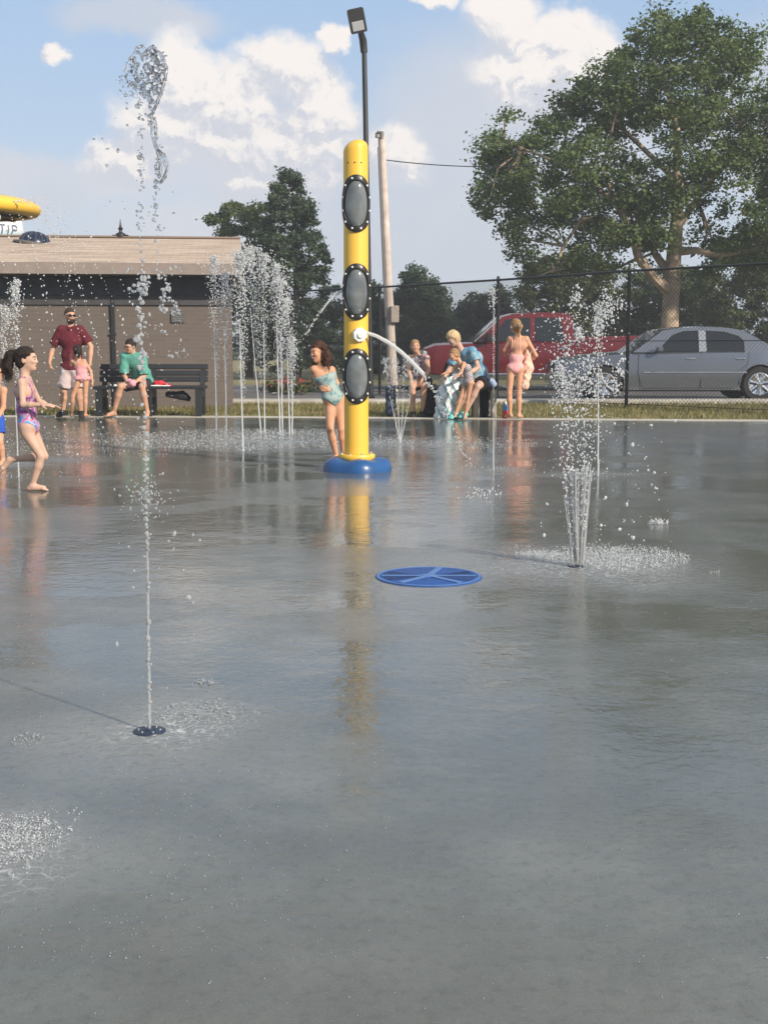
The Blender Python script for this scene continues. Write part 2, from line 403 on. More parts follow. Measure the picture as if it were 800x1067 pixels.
hgt = t.math('ADD', t.math('MULTIPLY', rip, .30), t.math('MULTIPLY', rip2, t.math('ADD', .09, t.math('MULTIPLY', amp, .45))))
hgt = t.math('ADD', hgt, t.math('ADD', t.math('MULTIPLY', fine, t.mapr(wet, 0, 1, .05, .006)), t.math('MULTIPLY', spk2, t.mapr(wet, 0, 1, .12, .022))))
t.set(b.inputs['Normal'], t.bump(hgt, .42, .024))
M['pad'] = m
EDGE = [(-30, 20.6), (-2.3, 19.3), (4.2, 18.45), (30, 15.5)]
sheet('splash_pad', [(-30, -6), (30, -6)] + [(x, y) for x, y in EDGE[::-1]], 0.0, M['pad'])
M['dry'] = mat('dry_concrete', (.46, .43, .37), .85, var=.15, vscale=6, bump=.2, bscale=40)
mb = MB()
for (x0, y0), (x1, y1) in zip(EDGE[:-1], EDGE[1:]):
    mb.add([(x0, y0, .006), (x1, y1, .006), (x1, y1 + .30, .006), (x0, y0 + .30, .006), (x0, y0, -.02), (x1, y1, -.02), (x1, y1 + .3, -.02), (x0, y0 + .3, -.02)],
           [(0, 1, 2, 3), (0, 4, 5, 1), (3, 2, 6, 7)])
tag(mb.build('concrete_border', M['dry'], smooth=False), kind='structure')

# grass blades in the verge between pad and kerb
rng = np.random.default_rng(5)
N = 42000
gx = rng.uniform(-14, 10, N); ge = np.interp(gx, [e[0] for e in EDGE], [e[1] for e in EDGE]) + .3
gy = ge + rng.random(N) ** 0.8 * (23.8 - ge)
h = rng.uniform(.02, .075, N); a = rng.uniform(0, np.pi, N); wd = rng.uniform(.006, .014, N)
ln = rng.normal(0, .025, (N, 2))
P = np.zeros((N, 3, 3)); P[:, 0] = np.stack([gx - np.cos(a) * wd, gy - np.sin(a) * wd, np.full(N, -.012)], 1)
P[:, 1] = np.stack([gx + np.cos(a) * wd, gy + np.sin(a) * wd, np.full(N, -.012)], 1)
P[:, 2] = np.stack([gx + ln[:, 0], gy + ln[:, 1], h], 1)
M['blade'] = leaf_mat('grass_blades', (.09, .11, .03), (.22, .20, .08), (.45, .36, .19))
tag(make('grass', P.reshape(-1, 3), np.arange(3 * N).reshape(-1, 3), M['blade'], smooth=False), 'short dry green grass between the wet pad and the kerb', 'grass', kind='stuff')

# ================================================================== brick building
m = bpy.data.materials.new('brick'); m.use_nodes = True; t = NT(m.node_tree); b = t.n['Principled BSDF']
co = t.coord('Object'); x_, y_, z_ = t.sep(co)[:3]
uv = t.comb(t.math('ADD', x_, y_), z_, 0.0)
bt = t.n.new('ShaderNodeTexBrick'); t.set(bt.inputs['Vector'], uv)
for k, v in (('Scale', 1.0), ('Mortar Size', .009), ('Brick Width', .21), ('Row Height', .072), ('Bias', 0.0)): bt.inputs[k].default_value = v
bt.inputs['Color1'].default_value = (.108, .088, .076, 1); bt.inputs['Color2'].default_value = (.128, .105, .090, 1); bt.inputs['Mortar'].default_value = (.132, .115, .102, 1)
t.set(b.inputs['Base Color'], t.mix(t.math('MULTIPLY', t.noise(co, 1.2, 5), .5), bt.outputs[0], (.125, .102, .088)))
t.set(b.inputs['Normal'], t.bump(bt.outputs['Fac'], .35, .01)); b.inputs['Roughness'].default_value = .9
M['brick'] = m
m = bpy.data.materials.new('shingles'); m.use_nodes = True; t = NT(m.node_tree); b = t.n['Principled BSDF']
co = t.coord('Object'); x_, y_, z_ = t.sep(co)[:3]
bt = t.n.new('ShaderNodeTexBrick'); t.set(bt.inputs['Vector'], t.comb(x_, t.math('MULTIPLY', y_, 1.03), 0.0))
for k, v in (('Scale', 1.0), ('Mortar Size', .006), ('Brick Width', .30), ('Row Height', .14), ('Mortar Smooth', .3)): bt.inputs[k].default_value = v
bt.inputs['Color1'].default_value = (.46, .36, .275, 1); bt.inputs['Color2'].default_value = (.56, .445, .35, 1); bt.inputs['Mortar'].default_value = (.36, .28, .215, 1)
stk = t.noise(t.mapping(co, sc=(.55, 4.6, 1)), 1.7, 4, .75)
t.set(b.inputs['Base Color'], t.mix(t.mapr(stk, .45, .62, 0, .8), bt.outputs[0], (.27, .20, .15)))
t.set(b.inputs['Normal'], t.bump(bt.outputs['Fac'], .5, .01)); b.inputs['Roughness'].default_value = .95
M['shingle'] = m
M['fascia'] = mat('brown_fascia', (.23, .19, .165), .7, var=.12)
M['frieze'] = mat('dark_frieze', (.035, .040, .052), .6, var=.3)  # near-black tone carries the shadow under the eaves
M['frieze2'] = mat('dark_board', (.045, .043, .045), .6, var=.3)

bld = empty('brick_building', (-2.70, 22.4, 0), 'low tan brick shelter building with brown shingle gable roof beyond the pad', 'building')
bld.rotation_euler = (0, 0, R(6.8))
L_, W_ = 13.0, 7.0; ZW, ZE, ZR, RY = 2.36, 2.49, 3.25, 3.5
mb = MB()
mb.prism([(0, -.02), (W_, -.02), (W_, ZW), (RY, ZW + (ZR - ZE) * .98), (0, ZW)], -L_, 'x', 0.0)
mb.build('wall', M['brick'], bld, smooth=False)
mb = MB(); th = .07
for s_ in (0, 1):
    y0, y1 = (-.62, RY) if s_ == 0 else (W_ + .62, RY)
    z0, z1 = ZE, ZR
    a0, a1 = .20, -L_ - .3
    v = [(a0, y0, z0), (a1, y0, z0), (a1, y1, z1), (a0, y1, z1)]
    v += [(x, y, z - th) for x, y, z in v]
    mb.add(v, [(0, 3, 2, 1) if s_ == 0 else (0, 1, 2, 3), (4, 5, 6, 7) if s_ == 0 else (7, 6, 5, 4), (0, 1, 5, 4), (0, 4, 7, 3), (1, 2, 6, 5)])
rf = mb.build('roof', M['shingle'], bld, smooth=False)
MB().box((-L_ / 2 - .05, RY, ZR + .012), (L_ + .5, .26, .035)).build('ridge_cap', mat('ridge_cap', (.20, .155, .12), .9), bld)
MB().box((-L_ / 2 - .05, -.655, ZE - .095), (L_ + .5, .05, .19)).build('fascia', M['fascia'], bld)
MB().prism([(-.62, ZE - .07), (RY, ZR - .07), (RY, ZR - .22), (-.62, ZE - .22)], .03, 'x', .203).build('rake_board', M['frieze2'], bld, smooth=False)
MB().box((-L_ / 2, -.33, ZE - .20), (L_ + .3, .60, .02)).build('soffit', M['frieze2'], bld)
MB().box((-L_ / 2, -.035, 2.12), (L_ + .04, .065, .30)).build('frieze_board', M['frieze'], bld)  # dark boards stand in for the band of eave shadow on the wall
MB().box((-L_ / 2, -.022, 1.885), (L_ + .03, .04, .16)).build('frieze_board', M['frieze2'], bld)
# downspout, wall plaque
def on_wall(px, py):        # local x and z on the front wall for a photo point
    p = bld.matrix_basis.inverted()
    o_ = Vector((0, 0, CAMH)); r = ray(px, py)
    Rz = Matrix.Rotation(R(-6.8), 3, 'Z'); o2 = Rz @ (o_ - Vector((-2.70, 22.4, 0))); r2 = Rz @ r
    k = -o2.y / r2.y; q = o2 + r2 * k; return q.x, q.z
dx_, _ = on_wall(118, 340)
ds = MB(); ds.box((dx_, -.025, 1.1), (.075, .05, 2.4), bev=.01)
for z in (.5, 1.3): ds.box((dx_, -.03, z), (.11, .06, .03))
ds.build('downspout', M['black'], bld)
qx, qz = on_wall(185.5, 330)
pl = MB().box((qx, -.022, qz), (.23, .03, .21), bev=.006).build('wall_plaque', mat('plaque_grey', (.085, .085, .085), .5), bld)
mb = MB()
for k in range(5): mb.box((qx, -.039, qz + .07 - k * .035), (.17 - .02 * (k % 3), .004, .008))
mb.build('raised_lines', mat('plaque_line', (.2, .2, .2), .5), pl)
MB().box((-7.4, -.03, 1.0), (.95, .05, 2.0), bev=.01).build('door', mat('brown_door', (.10, .075, .06), .6), bld)
# roof vent dome and ridge finial
def slope_z(y): return ZE + (ZR - ZE) * (y + .62) / (RY + .62)
Rz5 = Matrix.Rotation(R(6.8), 3, 'Z')
def bl2w(x, y, z): return Rz5 @ Vector((x, y, z)) + Vector((-2.70, 22.4, 0))
vent = empty('roof_vent', bl2w(-3.75, 2.6, slope_z(2.6) - .04), 'dark blue ribbed dome vent on the shingle roof below the water tower', 'roof vent')
vent.rotation_euler = (-R(13) * 0, R(9), R(5))
vm = mat('dark_blue_metal', (.015, .022, .05), .3, .3)
MB().lathe([(.30, 0), (.29, .06), (.24, .14), (.15, .20), (.05, .225), (.001, .228)], n=28).build('dome', vm, vent)
mb = MB()
for k in range(14):
    a = 2 * math.pi * k / 14
    mb.tube([((r) * math.cos(a), (r) * math.sin(a), z) for r, z in ((.305, .0), (.296, .065), (.246, .146), (.155, .206), (.05, .232))], .008, 5)
mb.build('rib', mat('vent_rib', (.09, .11, .16), .3, .3), vent)
MB().lathe([(.40, -.03), (.40, .01), (.30, .03)], n=28).build('flashing', mat('flashing', (.12, .11, .10), .6), vent)
# finial
p = at(126, 245, 25.55)
fin = empty('ridge_finial', (p.x, p.y, ZR + .02), 'small black spike finial on the middle of the roof ridge', 'finial')
MB().lathe([(.10, 0), (.10, .05), (.04, .08), (.03, .12), (.055, .15), (.03, .18), (.02, .22), (.004, .34), (.0005, .35)], n=12).build('spike', M['black'], fin)
MB().box((0, 0, .015), (.32, .12, .03), bev=.01).build('base_plate', M['black'], fin)

# ================================================================== fence
FP = [(-2.62, 31.6), (-.1, 28.9), (2.32, 25.75), (4.38, 22.65), (6.9, 19.9), (9.4, 17.2)]
fence = empty('chain_link_fence', (0, 28, 0), 'tall black chain-link fence running behind the benches and in front of the parked cars', 'fence')
FH = 2.42
def fl(v): return (v[0], v[1] - 28, v[2])
M['wire'] = mat('black_wire', (.02, .021, .022), .5)
pts = FP
for i, (x, y) in enumerate(pts):
    mb = MB(); mb.tube([fl((x, y, -.05)), fl((x, y, FH + .03))], .032, 12); mb.lathe([(.036, 0), (.036, .03), (.02, .055), (.001, .06)], fl((x, y, FH + .02)), 12)
    mb.build('post', M['black'], fence)
for (a_, b_) in zip(pts[:-1], pts[1:]):
    MB().tube([fl((*a_, FH)), fl((*b_, FH))], .022, 8).build('top_rail', M['black'], fence)
    MB().tube([fl((*a_, 1.18)), fl((*b_, 1.18))], .008, 6).build('middle_wire', M['black'], fence)
    MB().tube([fl((*a_, .05)), fl((*b_, .05))], .007, 6).build('bottom_wire', M['black'], fence)
    A = Vector((*a_, 0)); B = Vector((*b_, 0)); Ln = (B - A).length; d = (B - A) / Ln; nrm = Vector((-d.y, d.x, 0))
    mb = MB(); step = .075; H0, H1 = .05, FH - .01; HH = H1 - H0
    k = -int(HH / step) - 1
    while k * step < Ln:
        for sg in (1, -1):
            u0, u1 = k * step, k * step + HH; lo, hi = max(0, u0), min(Ln, u1)
            if hi - lo < .02: continue
            z0 = (lo - u0); z1 = (hi - u0)
            if sg < 0: z0, z1 = HH - z0, HH - z1
            p0_ = A + d * lo + Vector((0, 0, H0 + z0)) + nrm * .002 * sg; p1_ = A + d * hi + Vector((0, 0, H0 + z1)) + nrm * .002 * sg
            mb.tube([fl(p0_), fl(p1_)], .0034, 3, caps=False)
        k += 1
    mb.build('wire_mesh', M['wire'], fence)

# ================================================================== lamp pole and utility pole
p0_ = at(386.5, 418, 24.9); p1_ = at(379.3, 48, 24.9)
lp = empty('street_lamp', (p0_.x, p0_.y, 0), 'tall slim black lamp post with a square LED head, behind the yellow column', 'street lamp')
base = Vector((p0_.x, p0_.y, 0)); top = p1_ - base
MB().tube([(0, 0, 0), top * .5, top], [.055, .052, .048], 12).build('pole', M['black'], lp)
MB().box((0, 0, .03), (.26, .26, .06), bev=.01).box((0, 0, .09), (.15, .15, .08), bev=.02).build('base_plate', M['black'], lp)
MB().tube([top + Vector((0, 0, -.12)), top + Vector((-.02, -.02, .10)), top + Vector((-.06, -.12, .22))], [.07, .075, .06], 10).build('bracket', M['black'], lp)
rot = (Matrix.Rotation(R(-12), 3, 'Y') @ Matrix.Rotation(R(-58), 3, 'X'))
hc = top + Vector((-.13, -.20, .42))
hd_ = MB(); hd_.box(hc, (.32, .46, .065), rot, bev=.03); 
hdo = hd_.build('lamp_head', M['black'], lp)
MB().box(hc + rot @ Vector((0, .09, -.041)), (.22, .18, .01), rot, bev=.004).build('lens', M['lamp_glass'], hdo)
MB().box(hc + rot @ Vector((0, 0, -.038)), (.305, .445, .006), rot).build('housing_lip', mat('lamp_lip', (.05, .05, .055), .4), hdo)

b0 = at(409.5, 408, 30.0); t0 = at(397.5, 143, 30.0)
up = empty('utility_pole', (b0.x, b0.y, 0), 'weathered wooden utility pole leaning slightly, right of the yellow column', 'utility pole')
tp = t0 - Vector((b0.x, b0.y, 0))
MB().tube([(0, 0, 0), tp * .5, tp], [.125, .10, .085], 14).build('pole', M['wood_pole'], up)
MB().tube([tp * .30 + Vector((-.10, -.12, 0)), tp * .65 + Vector((-.09, -.12, 0)), tp * .96 + Vector((-.08, -.11, 0))], .025, 8).build('conduit', mat('conduit', (.10, .10, .11), .5), up)
mb = MB(); mb.tube([tp + Vector((0, -.05, -.05)), tp + Vector((0, -.05, .12))], .05, 8); mb.tube([tp + Vector((-.11, -.1, -.03)), tp + Vector((-.11, -.1, .06)), tp + Vector((-.05, -.12, .1))], .04, 8)
mb.build('insulator', mat('insulator', (.12, .11, .10), .5), up)
MB().box(tp * .31 + Vector((.12, -.14, 0)), (.20, .14, .40), bev=.02).build('meter_box', mat('box_tan', (.42, .36, .31), .7, var=.2), up)
w0 = Vector((b0.x, b0.y, 0)) + tp + Vector((.12, 0, -.52)); w1 = Vector((9.5, 34, 7.0))
ns = 24; wp = []
for i in range(ns + 1):
    k = i / ns; q = w0.lerp(w1, k); q.z -= 4 * .55 * k * (1 - k); wp.append(q)
tag(MB().tube(wp, .012, 5).build('overhead_wire', M['black']), 'thin overhead wire from the wooden pole to the sycamore side', 'wire')

# ================================================================== water tower (far)
wt = empty('water_tower', (-64.5, 205, 0), 'pale blue and white water tower tank far behind the shelter roof', 'water tower')
m = bpy.data.materials.new('tank_paint'); m.use_nodes = True; t = NT(m.node_tree); b = t.n['Principled BSDF']
co = t.coord('Object'); _, _, zz = t.sep(co)[:3]
t.set(b.inputs['Base Color'], t.mix(t.mapr(zz, 18.6, 19.4, 0, 1), (.45, .58, .68), (.72, .76, .78))); b.inputs['Roughness'].default_value = .4
prof = [(.01, 15.0), (2.0, 15.2), (4.2, 16.1), (5.6, 17.5), (6.4, 19.2), (6.2, 20.9), (5.4, 22.3), (3.6, 23.5), (1.6, 24.1), (.01, 24.2)]
MB().lathe(prof, n=64).build('tank', m, wt, angle=60)
MB().lathe([(2.6, 0), (1.6, 3), (1.35, 8), (1.5, 13), (2.4, 14.6)], n=32).build('stem', m, wt, angle=60)
# raised lettering round the tank: T I P on the part that shows
lm = mat('tank_lettering', (.03, .05, .12), .5)
def tank_r(z):
    for (r0, z0), (r1, z1) in zip(prof[:-1], prof[1:]):
        if z0 <= z <= z1: return r0 + (r1 - r0) * (z - z0) / (z1 - z0)
    return 0
strokes = {'T': [((0, 1), (1, 1)), ((.5, 0), (.5, 1))], 'I': [((.5, 0), (.5, 1))],
           'P': [((.1, 0), (.1, 1)), ((.1, 1), (.7, 1)), ((.7, 1), (.85, .75)), ((.85, .75), (.7, .48)), ((.7, .48), (.1, .48))]}
hgt_ = 1.35; zb = 18.6
for ch, a0_, wa in (('T', -50, 10), ('I', -38, 6), ('P', -29, 13)):
    mb = MB()
    for (p_, q_) in strokes[ch]:
        pts_ = []
        for k in range(6):
            u = p_[0] + (q_[0] - p_[0]) * k / 5; v = p_[1] + (q_[1] - p_[1]) * k / 5
            z = zb + v * hgt_; an = R(a0_ + u * wa); r = tank_r(z) + .02
            pts_.append((r * math.cos(an), r * math.sin(an), z))
        mb.tube(pts_, .13, 6)
    mb.build('letter_' + ch.lower(), lm, wt)
# ================================================================== trees
def inpoly(x, y, poly):
    c = np.zeros(len(x), bool); n = len(poly); j = n - 1
    for i in range(n):
        xi, yi = poly[i]; xj, yj = poly[j]
        hit = ((yi > y) != (yj > y)) & (x < (xj - xi) * (y - yi) / (yj - yi + 1e-9) + xi); c ^= hit; j = i
    return c
def leaves(centres, radii, per, size, rng, flat=.75):
    """small folded leaf faces scattered through clumps; returns verts, faces"""
    cs = np.repeat(centres, per, 0); rs = np.repeat(radii, per)
    n = len(cs); d = rng.normal(size=(n, 3)); d /= np.linalg.norm(d, axis=1)[:, None]
    r = rs * rng.random(n) ** .55 * (1 + .5 * (rng.random(n) < .12))
    p = cs + d * r[:, None] * np.array([1.15, 1.15, flat])
    u = rng.normal(size=(n, 3)); u[:, 2] *= .6; u /= np.linalg.norm(u, axis=1)[:, None]
    v = np.cross(u, d + rng.normal(0, .6, (n, 3)) + np.array([0, 0, .7])); v /= np.linalg.norm(v, axis=1)[:, None] + 1e-9
    s = size * rng.uniform(.6, 1.35, n)[:, None]
    nn = np.cross(u, v)
    q = np.stack([p - u * s * .6, p - v * s * .38 + nn * s * .10, p + u * s * .65, p + v * s * .38 + nn * s * .10], 1)
    f = np.arange(4 * n).reshape(-1, 4)
    return q.reshape(-1, 3), f
def crown_points(poly, Y, thick, n, rng, gaps=(), margin=0.0):
    """clump centres filling a crown whose side view has the given outline"""
    P = np.array(poly, float); x0, y0 = P.min(0); x1, y1 = P.max(0)
    X = rng.uniform(x0, x1, n * 6); Yp = rng.uniform(y0, y1, n * 6); ok = inpoly(X, Yp, poly); X, Yp = X[ok], Yp[ok]
    # distance to outline, in px
    dmin = np.full(len(X), 1e9)
    for a_, b_ in zip(P, np.roll(P, -1, 0)):
        ab = b_ - a_; tt = np.clip(((X - a_[0]) * ab[0] + (Yp - a_[1]) * ab[1]) / (ab @ ab + 1e-9), 0, 1)
        dmin = np.minimum(dmin, np.hypot(X - a_[0] - ab[0] * tt, Yp - a_[1] - ab[1] * tt))
    k = dmin > margin; X, Yp, dmin = X[k], Yp[k], dmin[k]
    for gx_, gy_, gr in gaps:
        gr = gr + margin * .8
        k = np.hypot(X - gx_, Yp - gy_) > gr; X, Yp, dmin = X[k], Yp[k], dmin[k]
    X, Yp, dmin = X[:n], Yp[:n], dmin[:n]
    half = thick / 2 * np.sqrt(1 - (1 - np.clip(dmin / (dmin.max() + 1e-9), 0, 1)) ** 2)
    dep = Y + half * rng.uniform(-1, 1, len(X))
    return np.array([list(at(a_, b_, Y) + Vector((0, c_ - Y, 0))) for a_, b_, c_ in zip(X, Yp, dep)]), dmin
LM = {'syc': leaf_mat('sycamore_leaves', (.070, .115, .045), (.11, .16, .055), (.19, .22, .075)),
      'dark': leaf_mat('dark_leaves', (.045, .075, .045), (.065, .10, .055), (.10, .135, .065)),
      'mid': leaf_mat('mid_leaves', (.065, .10, .038), (.10, .14, .05), (.16, .185, .065)),
      'yel': leaf_mat('yellow_green_leaves', (.065, .085, .03), (.10, .125, .04), (.17, .175, .06)),
      'far': leaf_mat('far_leaves', (.045, .065, .045), (.06, .085, .052), (.09, .11, .06))}
def tree(name, label, poly, Y, thick, n, per, cr, size, lm, seed, trunk=None, limbs=(), gaps=(), bark='dark_bark', group=None, flat=.75, scatter=True):
    rng = np.random.default_rng(seed)
    cx = sum(p[0] for p in poly) / len(poly)
    bx = trunk[0][0] if trunk else cx
    base = at(bx, 360, Y); base.z = 0
    o = empty(name, base, label, 'tree', group)
    cen, dm = crown_points(poly, Y, thick, n, rng, gaps, .55 * cr * F / Y)
    rad = cr * rng.uniform(.6, 1.25, len(cen))
    v, f = leaves(cen, rad, per, size, rng, flat)
    make('crown', v - np.array(base), f, LM[lm], o, smooth=False)
    # trunk and limbs
    mb = MB(); B = M[bark]
    def loc(px, py, dy=0): return at(px, py, Y) + Vector((0, dy, 0)) - base
    if trunk:
        mb.tube([loc(px, py) for px, py, r in trunk], [r for _, _, r in trunk], 12)
    else:
        top = min(p[1] for p in poly); h = at(cx, top, Y).z
        mb.tube([(0, 0, -.1), (.03, 0, h * .4), (0, 0, h * .85)], [h * .022 + .03, h * .014 + .02, .02], 8)
    mb.build('trunk', B, o)
    lb = MB()
    for l in limbs:
        lb.tube([loc(px, py, dy) for px, py, r, dy in l], [r for _, _, r, _ in l], 8)
    if trunk and limbs:                       # thin branches from the limbs out to clumps
        ends = [loc(l[k][0], l[k][1], l[k][3]) for l in limbs for k in range(1, len(l))] + [loc(px, py) for px, py, r in trunk[2:]]
        for c_ in cen[:: max(1, len(cen) // 70)]:
            q = Vector(c_) - base; e = min(ends, key=lambda a_: (a_ - q).length)
            mid = (e + q) / 2 + Vector(rng.normal(0, .2, 3)); lb.tube([e, mid, q], [.05, .032, .014], 5, caps=False)
    if lb.v: lb.build('limbs', B, o)
    return o

SYC = [(676, 4), (700, 18), (724, 10), (742, 30), (760, 24), (786, 42), (792, 72), (775, 85), (800, 82), (840, 80), (885, 120), (905, 190), (880, 250), (850, 288), (800, 296), (755, 282), (735, 296), (690, 268), (660, 288),
       (620, 296), (590, 300), (560, 296), (545, 276), (528, 262), (512, 240), (494, 222), (490, 196), (500, 172), (492, 150), (505, 132), (524, 118), (548, 118), (566, 108), (580, 88), (604, 84), (612, 60), (636, 62), (642, 40), (658, 30)]
SG = [(703, 252, 8), (706, 228, 7), (657, 264, 8), (642, 236, 6), (685, 281, 9), (722, 268, 8), (740, 268, 5), (575, 262, 7), (598, 236, 4), (610, 275, 8), (560, 250, 6), (735, 235, 7), (780, 240, 6), (640, 150, 13), (680, 140, 10), (736, 148, 12), (770, 196, 17), (790, 205, 15), (566, 165, 9), (560, 208, 8), (668, 108, 6), (715, 240, 10), (735, 62, 7), (600, 130, 7), (655, 185, 9), (620, 215, 6), (705, 170, 6), (520, 215, 7), (540, 135, 8), (762, 120, 7), (690, 75, 6), (590, 240, 7)]
tree('sycamore_tree', 'huge broad sycamore with pale forked trunk and sunlit crown right of the wooden pole', SYC, 38, 8.0, 1000, 105, .42, .10, 'syc', 11,
     trunk=[(696, 402, .34), (697, 350, .28), (698, 320, .255), (700, 285, .24), (704, 240, .20), (706, 190, .16), (704, 130, .11), (690, 70, .06)],
     limbs=[[(698, 305, .20, 0), (676, 288, .15, -.4), (660, 270, .13, -.7), (650, 240, .10, -.9), (634, 215, .08, -1), (622, 180, .05, -1)],
            [(700, 290, .16, 0), (684, 262, .11, .4), (682, 235, .08, .8), (668, 200, .06, 1.2)],
            [(702, 262, .15, 0), (722, 262, .10, -.4), (742, 268, .07, -.7), (780, 262, .05, -.9)],
            [(704, 240, .12, 0), (730, 205, .09, .5), (760, 170, .06, .8), (800, 140, .04, 1)],
            [(650, 240, .08, -.9), (600, 232, .06, -1.2), (580, 260, .05, -1.3), (572, 285, .03, -1.3)],
            [(706, 190, .09, 0), (670, 150, .07, .4), (640, 120, .05, .5), (600, 110, .03, .5)],
            [(634, 215, .07, -1), (590, 180, .05, -1), (540, 160, .03, -1)]], gaps=SG, bark='bark')
G = 'trees beyond the fence'
tree('broadleaf_tree', 'lighter green loose tree just above the right end of the shelter roof', [(214, 232), (228, 214), (240, 206), (258, 214), (272, 208), (290, 216), (300, 250), (305, 300), (300, 360), (240, 370), (236, 300), (226, 250)], 44, 3.0, 260, 120, .25, .095, 'mid', 2, group=G)
tree('broadleaf_tree', 'tall dark green pointed tree left of the yellow column', [(290, 181), (303, 176), (312, 182), (318, 200), (328, 212), (334, 235), (334, 250), (344, 262), (348, 285), (356, 298), (360, 330), (362, 388), (268, 388), (256, 340), (260, 290), (268, 262), (266, 240), (274, 222), (282, 200)], 41, 3.0, 420, 120, .22, .09, 'dark', 3, gaps=[(292, 245, 5), (318, 258, 4), (302, 300, 5), (328, 300, 4), (280, 275, 3)], group=G)
tree('conifer_tree', 'dark conifer just right of the wooden utility pole', [(432, 271), (446, 283), (452, 278), (462, 296), (470, 312), (476, 392), (405, 392), (402, 300), (412, 286), (420, 280)], 50, 3.2, 260, 110, .28, .11, 'dark', 4, group=G)
tree('conifer_tree', 'narrow dark conifer between the yellow column and the utility pole', [(385, 285), (396, 296), (404, 320), (408, 392), (352, 392), (356, 330), (366, 305)], 50, 3, 170, 110, .28, .11, 'dark', 5, group=G)
tree('broadleaf_tree', 'low rounded dark tree left of the second fence post', [(470, 322), (482, 306), (496, 302), (512, 310), (524, 306), (534, 320), (540, 392), (462, 392)], 55, 4, 200, 110, .32, .12, 'far', 6, group=G)
tree('conifer_tree', 'small pointed conifer beyond the fence under the left edge of the sycamore', [(519, 284), (526, 296), (532, 312), (538, 392), (508, 392), (510, 310)], 56, 2.4, 100, 100, .28, .12, 'dark', 7, group=G)
tree('broadleaf_tree', 'yellowish green tree behind the red pickup roof', [(536, 300), (548, 272), (572, 262), (600, 266), (624, 262), (640, 280), (652, 320), (655, 392), (530, 392)], 52, 4, 420, 120, .31, .12, 'yel', 8, gaps=[(560, 300, 6)], group=G)
tree('broadleaf_tree', 'mid green tree directly behind the pale sycamore trunk', [(640, 300), (662, 276), (700, 272), (730, 282), (748, 310), (752, 392), (636, 392)], 54, 4, 330, 120, .31, .12, 'mid', 9, group=G)
tree('broadleaf_tree', 'dense green tree above the boot of the silver sedan', [(728, 290), (745, 256), (768, 236), (796, 226), (830, 222), (870, 240), (895, 300), (900, 392), (722, 392)], 48, 5, 480, 120, .31, .11, 'mid', 10, gaps=[(760, 290, 5)], group=G)
tree('broadleaf_tree', 'dark tree beyond the fence at the right edge behind the dense green one', [(860, 260), (900, 190), (960, 170), (1020, 200), (1050, 392), (850, 392)], 55, 5, 170, 150, .5, .15, 'dark', 12, group=G)
# far woods closing the view under the crowns
rng = np.random.default_rng(21)
n = 1500; cx = rng.uniform(-75, 85, n); cy = rng.uniform(92, 104, n); top = 3.4 + 1.2 * np.sin(cx * .17) + .8 * np.sin(cx * .6 + 1)
cz = rng.random(n) * top
v, f = leaves(np.stack([cx, cy, cz], 1), rng.uniform(.7, 1.3, n), 34, .34, rng, .8)
tag(make('far_woods', v, f, LM['far'], smooth=False), 'distant dark line of woods beyond the car park', 'woods', kind='stuff')
# flowering shrubs on the far verge
for i, (px, py, r) in enumerate([(322, 402, .34), (306, 405, .28), (290, 403, .26)]):
    g = gnd(px, py + 6); rng = np.random.default_rng(40 + i)
    c = np.stack([rng.normal(0, r * .7, 26), rng.normal(0, r * .4, 26), np.abs(rng.normal(r * .5, r * .3, 26))], 1)
    v, f = leaves(c, np.full(26, .13), 26, .06, rng)
    o = empty('flowering_shrub', (g.x, g.y, 0), ['low shrub with red flowers, nearest the girl in teal', 'low shrub with red flowers, middle of the row behind the jets', 'low shrub with red flowers, nearest the shelter corner'][i], 'shrub', 'flowering shrubs beyond the fence')
    make('foliage', v, f, LM['mid'], o, smooth=False)
    v, f = leaves(c[:16] + np.array([0, -.03, .07]), np.full(16, .10), 7, .05, rng)
    fo_ = make('flowers', v, f, M.setdefault('petal', mat('red_petal', (.50, .09, .08), .6, var=.3)), o, smooth=False); fo_['kind'] = 'stuff'
